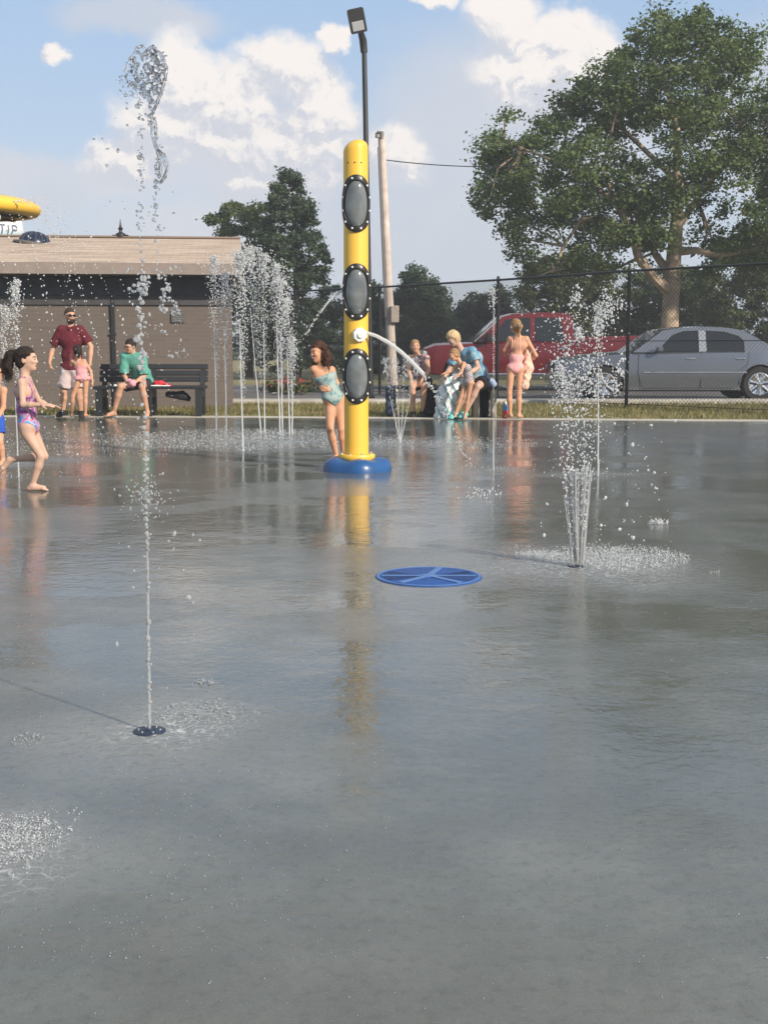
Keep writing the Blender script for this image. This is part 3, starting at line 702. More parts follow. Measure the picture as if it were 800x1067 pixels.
# ================================================================== figures: one continuous surface each
def surface_nets(Fd, org, h):
    """iso-surface (0) of a sampled distance field as a quad mesh"""
    ins = Fd < 0
    c = np.zeros(tuple(s - 1 for s in Fd.shape), np.int8)
    offs = [(i, j, k) for i in (0, 1) for j in (0, 1) for k in (0, 1)]
    nx, ny, nz_ = c.shape
    for (i, j, k) in offs: c += ins[i:i + nx, j:j + ny, k:k + nz_]
    act = (c > 0) & (c < 8); idx = -np.ones(c.shape, np.int64); I = np.argwhere(act); idx[act] = np.arange(len(I))
    acc = np.zeros((len(I), 3)); cnt = np.zeros(len(I))
    val = {o_: Fd[I[:, 0] + o_[0], I[:, 1] + o_[1], I[:, 2] + o_[2]] for o_ in offs}
    for a_ in offs:
        for ax in range(3):
            if a_[ax]: continue
            b_ = list(a_); b_[ax] = 1; b_ = tuple(b_)
            va, vb = val[a_], val[b_]; k = (va < 0) != (vb < 0)
            tt = np.zeros(len(I)); tt[k] = va[k] / (va[k] - vb[k])
            p = np.array(a_, float)[None] + np.zeros((len(I), 3)); p[:, ax] += tt
            acc[k] += p[k]; cnt[k] += 1
    V = (I + acc / np.maximum(cnt, 1)[:, None]) * h + org
    faces = []
    for ax in range(3):
        sl0 = [slice(1, -1)] * 3; sl1 = [slice(1, -1)] * 3
        sl0[ax] = slice(0, -1); sl1[ax] = slice(1, None)
        A = ins[tuple(sl0)]; B = ins[tuple(sl1)]; ch = np.argwhere(A != B)
        if not len(ch): continue
        sgn = A[tuple(ch.T)]
        g = ch + 1; g[:, ax] -= 1
        u, v = (ax + 1) % 3, (ax + 2) % 3
        q = []
        for du, dv in ((-1, -1), (0, -1), (0, 0), (-1, 0)):
            p = g.copy(); p[:, u] += du; p[:, v] += dv; q.append(idx[tuple(p.T)])
        q = np.stack(q, 1); q[~sgn] = q[~sgn][:, ::-1]; faces.append(q[(q >= 0).all(1)])
    return V, np.concatenate(faces) if faces else np.zeros((0, 4), int)
A3 = lambda v: np.array(v, float)
def cone(a, b, ra, rb, k=.02, flat=False): return ('c', A3(a), A3(b), ra, rb, k, flat)
def ell(c, r, X=(1, 0, 0), Z=(0, 0, 1), k=.015):
    Z = A3(Z); Z /= np.linalg.norm(Z); X = A3(X); X -= Z * (X @ Z); X /= np.linalg.norm(X); Y = np.cross(Z, X)
    return ('e', A3(c), A3(r), np.stack([X, Y, Z]), None, k, False)
def solid(prims, h, cut=None, off=0.0, pad=.03, noise=None):
    """smooth union of round cones and ellipsoids, sampled and surfaced"""
    lo = np.full(3, 1e9); hi = -lo
    bbs = []
    for p in prims:
        if p[0] == 'c': a_ = np.minimum(p[1] - p[3], p[2] - p[4]); b_ = np.maximum(p[1] + p[3], p[2] + p[4])
        else: r = np.abs(p[3].T) @ p[2]; a_ = p[1] - r; b_ = p[1] + r
        bbs.append((a_, b_)); lo = np.minimum(lo, a_); hi = np.maximum(hi, b_)
    lo = lo - off - pad; hi = hi + off + pad; n = np.ceil((hi - lo) / h).astype(int) + 1
    Fd = np.full(n, .08)
    ax = [lo[i] + np.arange(n[i]) * h for i in range(3)]
    for p, (a_, b_) in zip(prims, bbs):
        m_ = max(.07, p[5] * 2) + off
        i0 = np.maximum(0, np.floor((a_ - m_ - lo) / h).astype(int)); i1 = np.minimum(n, np.ceil((b_ + m_ - lo) / h).astype(int) + 1)
        X, Y, Z = np.meshgrid(*[ax[i][i0[i]:i1[i]] for i in range(3)], indexing='ij'); P = np.stack([X, Y, Z], -1)
        if p[0] == 'c':
            ab = p[2] - p[1]; L2 = max(ab @ ab, 1e-9); tt = ((P - p[1]) @ ab) / L2; tc = np.clip(tt, 0, 1)
            d = np.linalg.norm(P - p[1] - tc[..., None] * ab, axis=-1) - (p[3] + (p[4] - p[3]) * tc)
            if p[6]: d = np.maximum(d, (tt - 1) * math.sqrt(L2))
        else:
            q = (P - p[1]) @ p[3].T; k0 = np.linalg.norm(q / p[2], axis=-1); k1 = np.linalg.norm(q / p[2] ** 2, axis=-1) + 1e-9; d = k0 * (k0 - 1) / k1
        s_ = tuple(slice(i0[i], i1[i]) for i in range(3)); f0 = Fd[s_]; k = p[5]
        hh = np.clip(.5 + .5 * (f0 - d) / k, 0, 1); Fd[s_] = f0 + (d - f0) * hh - k * hh * (1 - hh)
    Fd = Fd - off
    if noise or cut:
        X, Y, Z = np.meshgrid(*ax, indexing='ij')
        if noise:
            a_, fr = noise; Fd = Fd + a_ * (np.sin(X * fr + 1.3 * np.sin(Z * fr * .7)) * np.sin(Y * fr * 1.1 + Z * fr * .6) + .5 * np.sin(X * fr * 2.1 + 2) * np.sin(Z * fr * 1.3 + Y * fr * 1.7))
        if cut: Fd = np.maximum(Fd, cut(X, Y, Z))
    Fd[0] = Fd[-1] = .08; Fd[:, 0] = Fd[:, -1] = .08; Fd[:, :, 0] = Fd[:, :, -1] = .08
    return surface_nets(Fd, lo, h)
def nrm(v): v = A3(v); return v / np.linalg.norm(v)

def hand_prims(w_, d, n, k, curl=.5, side=1):
    """palm, four unequal fingers with a bend, and a thumb leaving the side of the palm"""
    d = nrm(d); n = A3(n); n = nrm(n - d * (n @ d)); s = np.cross(d, n) * side; w_ = A3(w_)
    P = [cone(w_, w_ + d * .035 * k, .022 * k, .026 * k, .012 * k)]
    for j, ln in enumerate((.066, .076, .071, .055)):
        x = (1.5 - j) * .0185 * k
        a_ = w_ + d * .03 * k + s * x * .8; b_ = w_ + d * .088 * k + s * x
        P.append(cone(a_, b_, .0135 * k, .0115 * k, .010 * k))
        d1 = nrm(d + n * curl * .6 + s * (1.5 - j) * .05); c_ = b_ + d1 * ln * .5 * k
        d2 = nrm(d + n * curl * 1.7); e_ = c_ + d2 * ln * .5 * k
        P += [cone(b_, c_, .0100 * k, .0090 * k, .003 * k), cone(c_, e_, .0090 * k, .0072 * k, .003 * k)]
    t0 = w_ + d * .022 * k + s * .024 * k; t1 = t0 + nrm(d * .7 + s * .75 + n * .3) * .042 * k; t2 = t1 + nrm(d * .95 + s * .2 + n * .4) * .030 * k
    P += [cone(t0, t1, .014 * k, .0115 * k, .008 * k), cone(t1, t2, .0115 * k, .0085 * k, .003 * k)]
    return P
def foot_prims(an, toe, k, up=(0, 0, 1)):
    an, toe = A3(an), A3(toe); d = nrm(toe - an); up = A3(up)
    heel = an - d * .035 * k - up * .035 * k; ball = toe - d * .055 * k
    s = np.cross(up, d); s = s / (np.linalg.norm(s) + 1e-9)
    P = [cone(an, heel, .036 * k, .030 * k, .02 * k), cone(an, ball + up * .012 * k, .036 * k, .026 * k, .02 * k), cone(heel, ball, .026 * k, .026 * k, .02 * k),
         cone(ball - s * .02 * k, ball + s * .022 * k, .022 * k, .022 * k, .015 * k)]
    for j in range(5):
        o_ = s * (j - 2) * .0155 * k; P.append(cone(ball + o_, toe + o_ - d * abs(j - 1.5) * .006 * k - up * .004, .0135 * k, .0095 * k, .006 * k))
    return P

def person(loc, label, J_, k=1.0, hk=None, fat=1.0, skin=None, hair=None, group=None, face=(0, -1, 0), headup=(0, 0, 1), side_p=(1, 0, 0), side_s=(1, 0, 0),
           smile=False, res=.011, limb=1.0, hands=None, toes=None, hairfn=None, earless=False, cut_feet=False, cat='person'):
    """J_: joints in metres in the figure's own frame (x right in view, y away from it, z up). k: body scale (1 = adult)"""
    k3 = k; hk = hk or k; j = {n_: A3(v) for n_, v in J_.items()}
    sp, ss = nrm(side_p), nrm(side_s)
    o = empty('person', loc, label, cat, group)
    pel, che, nek, hd = j['pelvis'], j['chest'], j['neck'], j['head']
    wa = (pel * .52 + che * .48) if 'waist' not in j else j['waist']
    f_ = fat
    T = [cone(pel - sp * .070 * k, pel + sp * .070 * k, .098 * k * f_, .098 * k * f_, .03 * k),
         cone(wa - sp * .050 * k * f_, wa + sp * .050 * k * f_, .086 * k * f_, .086 * k * f_, .05 * k),
         cone(che - ss * .070 * k, che + ss * .070 * k, .098 * k * f_, .098 * k * f_, .05 * k),
         cone(pel, wa, .105 * k * f_, .09 * k * f_, .05 * k), cone(wa, che, .09 * k * f_, .10 * k * f_, .05 * k)]
    shL, shR = j.get('shL', nek - ss * .150 * k - A3((0, 0, .060 * k))), j.get('shR', nek + ss * .150 * k - A3((0, 0, .060 * k)))
    T += [cone(shL * .75 + shR * .25, shR * .75 + shL * .25, .055 * k, .055 * k, .05 * k), cone(che, (shL + shR) / 2, .09 * k * f_, .05 * k, .04 * k)]
    for s_ in (shL, shR): T.append(cone(che * .5 + s_ * .5, s_, .055 * k, .050 * k * limb, .04 * k))
    hipL, hipR = j.get('hipL', pel - sp * .085 * k - A3((0, 0, .03 * k))), j.get('hipR', pel + sp * .085 * k - A3((0, 0, .03 * k)))
    B = list(T)
    B.append(cone(nek - A3((0, 0, .06 * k)), nek * .35 + hd * .65 - nrm(face) * .01 * hk, .055 * k, .052 * hk, .025 * k))
    up = nrm(headup); fc = A3(face); fc = nrm(fc - up * (fc @ up)); sd_ = np.cross(up, fc)
    H_ = lambda x, y, z: hd + (sd_ * x + fc * y + up * z) * hk     # head frame: side, forward, up; head about .23 high
    B += [ell(H_(0, -.012, .022), A3((.076, .095, .093)) * hk, sd_, up, .02 * hk), ell(H_(0, .028, -.045), A3((.056, .058, .068)) * hk, sd_, up, .03 * hk),
          cone(H_(0, .062, -.088), H_(0, .066, -.086), .020 * hk, .020 * hk, .02 * hk)]
    B += [cone(H_(0, .082, .010), H_(0, .0965, -.024), .009 * hk, .0125 * hk, .012 * hk)]
    for s_ in (-1, 1):
        B.append(ell(H_(s_ * .035, .070, -.02), A3((.024, .02, .02)) * hk, sd_, up, .015 * hk))
        if not earless: B.append(ell(H_(s_ * .079, -.008, -.012), A3((.010, .020, .032)) * hk, sd_, up, .008 * hk))
    B.append(cone(H_(-.03, .078, .020), H_(.03, .078, .020), .013 * hk, .013 * hk, .012 * hk))
    limbs = {}
    for S, sh_, hp in (('L', shL, hipL), ('R', shR, hipR)):
        if 'el' + S in j:
            e_, w_ = j['el' + S], j['wr' + S]
            limbs['ua' + S] = (sh_, e_); limbs['fa' + S] = (e_, w_)
            B += [cone(sh_, e_, .050 * k * limb, .037 * k * limb, .03 * k), cone(e_, e_ * .6 + w_ * .4, .037 * k * limb, .037 * k * limb, .02 * k), cone(e_ * .6 + w_ * .4, w_, .037 * k * limb, .025 * k * limb, .02 * k)]
        if 'kn' + S in j:
            kn, an = j['kn' + S], j['an' + S]
            limbs['th' + S] = (hp, kn); limbs['ca' + S] = (kn, an)
            B += [cone(hp, kn, .083 * k * limb * f_ ** .5, .053 * k * limb, .03 * k), cone(kn, kn * .68 + an * .32, .052 * k * limb, .056 * k * limb, .02 * k), cone(kn * .68 + an * .32, an, .055 * k * limb, .033 * k * limb, .02 * k)]
            td = toes.get(S) if toes else None
            if td is None: td = A3((0, -.17, -.055))
            fp = foot_prims(an, an + A3(td) * k, k); B += fp; limbs['ft' + S] = fp
    V, Fc = solid(B, res)
    V2 = []; F2 = []; nb = len(V)
    for S in 'LR':
        if 'wr' + S in j:
            e_, w_ = j['el' + S], j['wr' + S]; d = w_ - e_; n_ = A3((0, -.3, -1)); cu = .5
            if hands and S in hands:
                hh = hands[S]; d = A3(hh.get('d', d)); n_ = A3(hh.get('n', n_)); cu = hh.get('curl', .5)
            v_, q_ = solid(hand_prims(w_ - nrm(d) * .012 * k, d, n_, k * 1.0, cu, 1 if S == 'L' else -1), .0042 if k > .8 else .0034, pad=.012)
            V2.append(v_); F2.append(q_ + nb); nb += len(v_)
    if V2: V = np.concatenate([V] + V2); Fc = np.concatenate([Fc] + F2)
    body = make('body', V, Fc, skin, o)
    # eyes, brows, mouth
    eb = MB(); em = MB(); lm_ = MB()
    for s_ in (-1, 1):
        c_ = H_(s_ * .032, .0815, .002); M3 = Matrix((sd_, fc, up)).transposed()
        def add_e(mb_, c_, r):
            vs = []; fs = []
            for a_ in range(7):
                th_ = math.pi * a_ / 6
                for b_ in range(10):
                    ph = 2 * math.pi * b_ / 10; vs.append(Vector(c_) + M3 @ Vector((r[0] * math.sin(th_) * math.cos(ph), r[1] * math.sin(th_) * math.sin(ph), r[2] * math.cos(th_))))
            for a_ in range(6):
                for b_ in range(10): fs.append((a_ * 10 + b_, (a_ + 1) * 10 + b_, (a_ + 1) * 10 + (b_ + 1) % 10, a_ * 10 + (b_ + 1) % 10))
            mb_.add(vs, fs)
        e1 = MB(); add_e(e1, c_, (.0125 * hk, .009 * hk, .006 * hk)); e1.build('eye', M.setdefault('eye', mat('eye_white', (.42, .38, .35), .5)), o)
        e2 = MB(); add_e(e2, H_(s_ * .032, .089, .002), (.006 * hk, .005 * hk, .006 * hk)); e2.build('iris', M.setdefault('iris', mat('iris', (.03, .02, .012), .2)), o)
        e3 = MB(); e3.tube([H_(s_ * .016, .094, .022), H_(s_ * .034, .091, .027), H_(s_ * .050, .078, .021)], .0035 * hk, 5); e3.build('eyebrow', hair, o)
    mo = MB(); add_e(mo, H_(0, .086, -.060), (.024 * hk, .010 * hk, (.013 if smile else .006) * hk)); mo.build('mouth', M.setdefault('lips', mat('lips', (.36, .10, .09), .4)), o)
    if smile:
        mt = MB(); add_e(mt, H_(0, .0925, -.056), (.017 * hk, .006 * hk, .005 * hk)); mt.build('teeth', M.setdefault('teeth', mat('teeth', (.75, .72, .66), .3)), o)
    info = dict(o=o, j=j, H=H_, sd=sd_, fc=fc, up=up, hk=hk, k=k, T=T, shL=shL, shR=shR, hipL=hipL, hipR=hipR, sp=sp, ss=ss, limbs=limbs, pel=pel, che=che, nek=nek, hd=hd, f=f_, B=B, limb=limb)
    return info
def hair_on(I, m_, kind='short', extra=(), vol=1.0, name='hair', noise=(.003, 60)):
    H, hk, sd_, fc, up, hd = I['H'], I['hk'], I['sd'], I['fc'], I['up'], I['hd']
    P = [ell(H(0, -.016, .028), A3((.084, .100, .098)) * hk * vol, sd_, up, .02 * hk)]
    if kind in ('long', 'pony', 'curly'): P.append(ell(H(0, -.045, -.02), A3((.078, .068, .080)) * hk * vol, sd_, up, .02 * hk))
    P += list(extra)
    def cut(X, Y, Z):
        dx = X - hd[0]; dy = Y - hd[1]; dz = Z - hd[2]
        f = (dx * fc[0] + dy * fc[1] + dz * fc[2]) / hk; u = (dx * up[0] + dy * up[1] + dz * up[2]) / hk; s_ = np.abs(dx * sd_[0] + dy * sd_[1] + dz * sd_[2]) / hk
        # face window: forward of the ears and below the hairline
        line = .060 if kind != 'short' else .055
        face_ = np.minimum(f - .012 - np.clip(u - .01, 0, 1) * .9, line - u)       # >0 inside the window
        low = (-.055 - u) if kind == 'short' else -1.0
        return np.maximum(face_, low) * hk
    V, Fc = solid(P, .0075 * max(.7, hk), cut=cut, noise=(noise[0] * hk, noise[1]))
    return make(name, V, Fc, m_, I['o'])
def strands(I, m_, guides, n, rad=.0016, jit=.006, name='hair_strands', seed=1):
    """fine tapering hair strands laid along guide curves in the head frame"""
    rg_ = np.random.default_rng(seed); mb = MB(); H = I['H']
    for _ in range(n):
        gd = guides[rg_.integers(len(guides))]; gd2 = guides[rg_.integers(len(guides))]; k = rg_.random() if len(gd) == len(gd2) else 0
        off_ = rg_.normal(0, jit, 3); pts = []
        for i, p in enumerate(gd):
            q = A3(p) if k == 0 else A3(p) * (1 - k) + A3(gd2[i]) * k
            q = q + off_ + rg_.normal(0, jit * .35, 3) * (i > 0); pts.append(H(*q))
        mb.tube(pts, [rad * I['hk'] * (1.2 - i / len(pts)) for i in range(len(pts))], 3, caps=False)
    return mb.build(name, m_, I['o'], angle=None)
def garment(I, name, prims, m_, off=.010, cut=None, res=.010, noise=(.0035, 38)):
    V, Fc = solid(prims, res, cut=cut, off=off, noise=noise)
    return make(name, V, Fc, m_, I['o'])
def axis_cut(I, lo=None, hi=None, leg=None, top=None):
    """keep cloth between two heights along the trunk; leg: rise of the leg openings; top: neckline"""
    pel, che = I['pel'], I['nek']; a_ = nrm(che - pel); sp = I['sp']; L = np.linalg.norm(che - pel); k = I['k']
    def cut(X, Y, Z):
        P = np.stack([X, Y, Z], -1) - pel; h = P @ a_; s_ = np.abs(P @ sp); c = np.full(X.shape, -1.0)
        if hi is not None: c = np.maximum(c, h - hi * L)
        if lo is not None: c = np.maximum(c, lo * L - h)
        if leg is not None: c = np.maximum(c, (-leg * k + s_ * .95) - h)
        if top is not None:      # straps above 'top'
            strap = np.abs(s_ - .075 * k) - .010 * k; c = np.maximum(c, np.minimum(h - top * L, strap))
        return c
    return cut
def swimsuit(I, m_, leg=.135, top=.72, name='swimsuit', hi=1.02, noise=(.001, 30)):
    P = I['T'] + [cone(I['hipL'], I['hipL'] * .7 + A3(I['j'].get('knL', I['hipL'])) * .3, .083 * I['k'] * I['limb'], .07 * I['k'] * I['limb'], .03 * I['k']),
                  cone(I['hipR'], I['hipR'] * .7 + A3(I['j'].get('knR', I['hipR'])) * .3, .083 * I['k'] * I['limb'], .07 * I['k'] * I['limb'], .03 * I['k'])]
    return garment(I, name, P, m_, off=.006, cut=axis_cut(I, hi=hi, leg=leg, top=top), res=.0085, noise=noise)
def sleeve(I, S, t=.6, r=.060):
    a_, b_ = I['limbs']['ua' + S]; e = a_ + (b_ - a_) * t; k = I['k']
    return cone(a_, e, .054 * k * I['limb'], r * k * I['limb'], .02 * k, True)
def trouser(I, S, t=.8, r=.085):
    a_, b_ = I['limbs']['th' + S]; k = I['k']; return cone(a_, a_ + (b_ - a_) * t, .092 * k * I['f'] ** .5, r * k, .03 * k, True)
def lowtorso(I): return I['T'][0:1] + [cone(I['pel'], I['pel'] + nrm(I['che'] - I['pel']) * .10 * I['k'], .105 * I['k'] * I['f'], .10 * I['k'] * I['f'], .04)]

SK = {'tan': skin_mat('tan_skin', (.50, .285, .19)), 'pale': skin_mat('light_skin', (.50, .325, .245)), 'warm': skin_mat('sunlit_skin', (.56, .30, .185))}
HR = {'brown': hair_mat('brown_hair', (.045, .026, .016)), 'dark': hair_mat('dark_hair', (.022, .014, .010)), 'red': hair_mat('auburn_hair', (.065, .028, .017)),
      'blond': hair_mat('blond_hair', (.55, .40, .22)), 'light': hair_mat('light_brown_hair', (.30, .18, .085))}
def framer(px0, pyf, Y=None, s=None):
    """joint from photo position: metres in the frame of a figure standing at (px0, pyf)"""
    g = gnd(px0, pyf) if Y is None else at(px0, pyf, Y); g = Vector((g.x, g.y, 0)); sc = F / g.y if s is None else s
    return g, (lambda px, py, y=0.0: (( px - px0) / sc * (1 + y / g.y), y, ((pyf - py) / sc) * (1 + y / g.y) - 0 * y))

# ---- man in the burgundy polo
g, Q = framer(77, 434.5)
I = person(g, 'bearded man in burgundy polo shirt and pale shorts with sunglasses, standing before the brick wall', dict(
    pelvis=Q(77, 384), chest=Q(77, 356), neck=Q(77, 341), head=Q(77.5, 330.5, -.03), elL=Q(57, 365, .02), wrL=Q(55, 378, -.06), elR=Q(97, 362, .02), wrR=Q(97, 379, -.08),
    knL=Q(68, 408, -.03), anL=Q(66, 429, .02), knR=Q(84, 408, -.04), anR=Q(85, 430, .0)), k=.93, hk=1.0, fat=1.14, skin=SK['tan'], hair=HR['brown'], face=(.55, -.85, -.28), side_p=(1, .1, 0), side_s=(1, .12, 0),
    toes={'L': (-.03, -.19, -.055), 'R': (.06, -.19, -.055)}, hands={'L': {'d': (.3, -.2, -1), 'n': (1, -.2, 0)}, 'R': {'d': (-.1, -.2, -1), 'n': (-1, -.3, 0)}}, limb=1.08)
hair_on(I, HR['brown'], 'short')
garment(I, 'polo_shirt', I['T'] + [sleeve(I, 'L', .72, .068), sleeve(I, 'R', .72, .068)], cloth_mat('burgundy_cloth', (.105, .014, .022)), .016, axis_cut(I, lo=-.05, hi=1.2))
H = I['H']; MBc = MB(); MBc.tube([I['nek'] + A3((-.055, .03, .0)), I['nek'] + A3((-.05, -.045, -.01)), I['nek'] + A3((0, -.085, -.05)), I['nek'] + A3((.055, -.04, -.01)), I['nek'] + A3((.055, .03, .0))], .016, 8)
MBc.build('collar', cloth_mat('burgundy_collar', (.12, .012, .020)), I['o'])
garment(I, 'shorts', lowtorso(I) + [trouser(I, 'L', .80, .105), trouser(I, 'R', .80, .105)], cloth_mat('pale_pink_grey_cloth', (.50, .41, .40)), .014, axis_cut(I, hi=.16))
for S in 'LR': garment(I, 'shoe', I['limbs']['ft' + S], M['rubber'], .010, res=.011, noise=None)
sg = MB(); sg.tube([H(-.074, .01, .012), H(-.062, .078, .008), H(0, .102, .006), H(.062, .078, .008), H(.074, .01, .012)], .005, 6)
sg.build('sunglasses_frame', M['black'], I['o'])
for s_ in (-1, 1):
    MB().tube([H(s_ * .010, .100, .004), H(s_ * .034, .098, .002), H(s_ * .056, .085, .002)], [.014, .019, .014], 8).build('sunglasses_lens', M['glass_dark'], I['o'])
Vb, Fb = solid([ell(H(0, .036, -.062), A3((.060, .060, .055)), I['sd'], I['up'])], .009, cut=lambda X, Y, Z: np.maximum(((Z - H(0, 0, -.048)[2])), -(((X - I['hd'][0]) * I['fc'][0] + (Y - I['hd'][1]) * I['fc'][1]) - .005)), off=.004)
make('beard', Vb, Fb, HR['brown'], I['o'])

# ---- small girl in pink, from behind
g, Q = framer(86, 437)
I = person(g, 'small girl in pink swimsuit seen from behind, standing beside the man in burgundy', dict(
    pelvis=Q(87.5, 394), chest=Q(86, 381), neck=Q(84, 374.5), head=Q(83, 366.5, .01), elL=Q(76, 381, .04), wrL=Q(75, 374, .10), elR=Q(96, 387, .02), wrR=Q(98, 398, -.01),
    knL=Q(77, 413, .0), anL=Q(75, 432, .02), knR=Q(90, 413, .0), anR=Q(89, 432, .03)), k=.60, hk=.78, skin=SK['warm'], hair=HR['dark'], face=(-.35, .9, .1), side_p=(1, 0, 0), side_s=(.95, -.15, 0),
    toes={'L': (-.05, .16, -.055), 'R': (.03, .16, -.055)}, hands={'L': {'d': (-.2, .4, .6), 'n': (1, 0, 0)}, 'R': {'d': (.1, 0, -1), 'n': (-1, 0, 0)}}, res=.009)
hh = I['H']
hair_on(I, HR['dark'], 'pony', [cone(hh(0, -.10, .03), hh(0, -.15, -.02), .035, .030), cone(hh(0, -.15, -.02), hh(-.01, -.135, -.13), .030, .014)])
pinkm = cloth_mat('pink_cloth', (.72, .33, .35))
swimsuit(I, pinkm, leg=.12, top=.62)
garment(I, 'frill', [cone(I['pel'] + A3((-.05, 0, -.01)), I['pel'] + A3((.05, 0, -.01)), .068, .068, .03)], pinkm, .012, lambda X, Y, Z: np.abs(Z - I['pel'][2] + .0) - .028, .009, (.004, 90))

# ---- seated person in green shirt
g, Q = framer(141, 434)
I = person(g, 'seated person in teal green shirt with glasses leaning forward on the long black bench', dict(
    pelvis=Q(147, 398, .17), waist=Q(147, 390, .13), chest=Q(143, 377, .04), neck=Q(141, 368.5, -.02), head=Q(139, 361, -.08), elL=Q(131, 391, -.02), wrL=Q(136, 397.5, -.16), elR=Q(152, 392, -.02), wrR=Q(144, 398, -.16),
    knL=Q(130, 402, -.24), anL=Q(121, 429.5, -.16), knR=Q(152, 402, -.24), anR=Q(156, 429, -.15), hipL=Q(142, 400, .10), hipR=Q(151, 400, .10)), k=.92, fat=1.08, skin=SK['tan'], hair=HR['dark'],
    face=(-.6, -.75, -.35), headup=(-.1, -.3, 1), toes={'L': (-.10, -.15, -.05), 'R': (.02, -.18, -.055)}, hands={'L': {'d': (.5, -.4, -.3), 'n': (0, .3, -1)}, 'R': {'d': (-.6, -.4, -.3), 'n': (0, .3, -1)}})
hair_on(I, HR['dark'], 'short')
garment(I, 'shirt', I['T'] + [sleeve(I, 'L', .85, .066), sleeve(I, 'R', .85, .066)], cloth_mat('teal_green_cloth', (.10, .31, .25)), .018, axis_cut(I, lo=-.18, hi=1.2))
garment(I, 'shorts', lowtorso(I) + [trouser(I, 'L', .62, .092), trouser(I, 'R', .62, .092)], cloth_mat('dark_shorts', (.03, .035, .05)), .012, axis_cut(I, hi=.14))
H = I['H']; MB().tube([H(-.074, .01, .008), H(-.060, .080, .004), H(0, .100, .002), H(.060, .080, .004), H(.074, .01, .008)], .004, 6).build('glasses', M['black'], I['o'])
pk, Pf = solid([cone(Q(139, 396.5, -.20), Q(142, 399, -.22), .035, .05, .03), cone(Q(142, 399, -.22), Q(139, 401, -.2), .04, .03, .03)], .009, noise=(.006, 45), off=.004)
tag(make('crumpled_cloth', A3(pk) + A3(g), Pf, cloth_mat('pink_towel', (.62, .30, .36))), 'crumpled pink cloth held in the hands of the seated person in green', 'cloth')

# ---- running girl
suit_multi = bpy.data.materials.new('floral_swim_cloth'); suit_multi.use_nodes = True; t = NT(suit_multi.node_tree); b = t.n['Principled BSDF']
co = t.coord('Object'); n_ = t.noise(co, 24, 2, .4, dist=1.2); z_ = t.sep(co)[2]
up_c = t.ramp(n_, [(.38, (.22, .045, .24)), (.46, (.34, .12, .27)), (.54, (.42, .32, .33)), (.66, (.30, .15, .30))], 'CONSTANT')
lo_c = t.ramp(n_, [(.38, (.50, .10, .25)), (.45, (.62, .38, .38)), (.52, (.10, .30, .62)), (.60, (.05, .18, .50)), (.68, (.35, .45, .60))], 'CONSTANT')
t.set(b.inputs['Base Color'], t.mix(t.mapr(z_, .56, .60, 1, 0), up_c, lo_c)); b.inputs['Roughness'].default_value = .6
g, Q = framer(37, 511)
I = person(g, 'girl with dark ponytail and purple-blue swimsuit running with arms out', dict(
    pelvis=Q(33, 444), waist=Q(31, 428), chest=Q(30, 408), neck=Q(30, 392), head=Q(33.5, 374.5), shL=Q(30, 396, .08), shR=Q(30.5, 397, -.08),
    elR=Q(33, 419, -.14), wrR=Q(53, 419, -.15), elL=Q(40, 420, .12), wrL=Q(49, 424, .13),
    hipL=Q(34, 450, .055), hipR=Q(33, 450, -.055), knR=Q(47, 474, -.06), anR=Q(36, 505.5, -.05), knL=Q(45, 476, .07), anL=Q(8, 480, .09)), k=.64, hk=.80, skin=SK['pale'], hair=HR['dark'],
    face=(1, -.08, .02), side_p=(0, -1, 0), side_s=(.1, -1, 0), toes={'R': (.19, 0, -.045), 'L': (-.12, 0, -.15)}, limb=.92,
    hands={'R': {'d': (1, 0, -.05), 'n': (0, .3, -1), 'curl': .2}, 'L': {'d': (1, 0, -.1), 'n': (0, -.2, -1), 'curl': .25}}, res=.008)
hh = I['H']
hair_on(I, HR['dark'], 'pony', [cone(hh(0, -.10, .06), hh(0, -.155, .04), .030, .034), cone(hh(0, -.155, .04), hh(0, -.185, -.06), .036, .036), cone(hh(0, -.185, -.06), hh(0, -.15, -.15), .034, .010)], noise=(.0025, 90))
gds = []
for s_ in (-1, -.6, -.2, .2, .6, 1):
    gds.append([(s_ * .060, .055, .075 - abs(s_) * .03), (s_ * .082, .0, .09 - abs(s_) * .045), (s_ * .060, -.065, .085 - abs(s_) * .03), (s_ * .01, -.115, .055)])
    gds.append([(s_ * .084, .018, .01), (s_ * .086, -.03, .035), (s_ * .055, -.085, .045), (s_ * .01, -.115, .055)])
strands(I, HR['dark'], gds, 320, .0018, .004)
strands(I, HR['dark'], [[(0, -.115, .06), (s_ * .03, -.17, .05), (s_ * .045, -.215, -.05), (s_ * .02, -.19 + s_ * .02, -.20)] for s_ in (-1, 0, 1)], 130, .0020, .014, seed=3)
swimsuit(I, suit_multi, leg=.10, top=.60)

# ---- child cut by the left edge
g, Q = framer(-10, 484); g.x += .045
I = person(g, 'bare-shouldered child in blue trunks half cut off at the left edge', dict(
    pelvis=Q(-12, 436), chest=Q(-8, 413), neck=Q(-5, 397), head=Q(-3, 385), elL=Q(-24, 415, 0), wrL=Q(-28, 436, -.05), elR=Q(3, 424, -.05), wrR=Q(-4, 440, -.14), shR=Q(4, 406, -.05), shL=Q(-17, 402, .05),
    knL=Q(-18, 460, -.02), anL=Q(-18, 480, .02), knR=Q(-3, 460, -.03), anR=Q(-2, 480, .02)), k=.62, hk=.8, skin=SK['warm'], hair=HR['dark'], face=(-.8, -.4, -.3), res=.01, side_s=(.9, .3, 0))
hair_on(I, HR['dark'], 'short')
garment(I, 'trunks', lowtorso(I) + [trouser(I, 'L', .55, .085), trouser(I, 'R', .55, .085)], cloth_mat('blue_cloth', (.03, .09, .42)), .012, axis_cut(I, hi=.2))

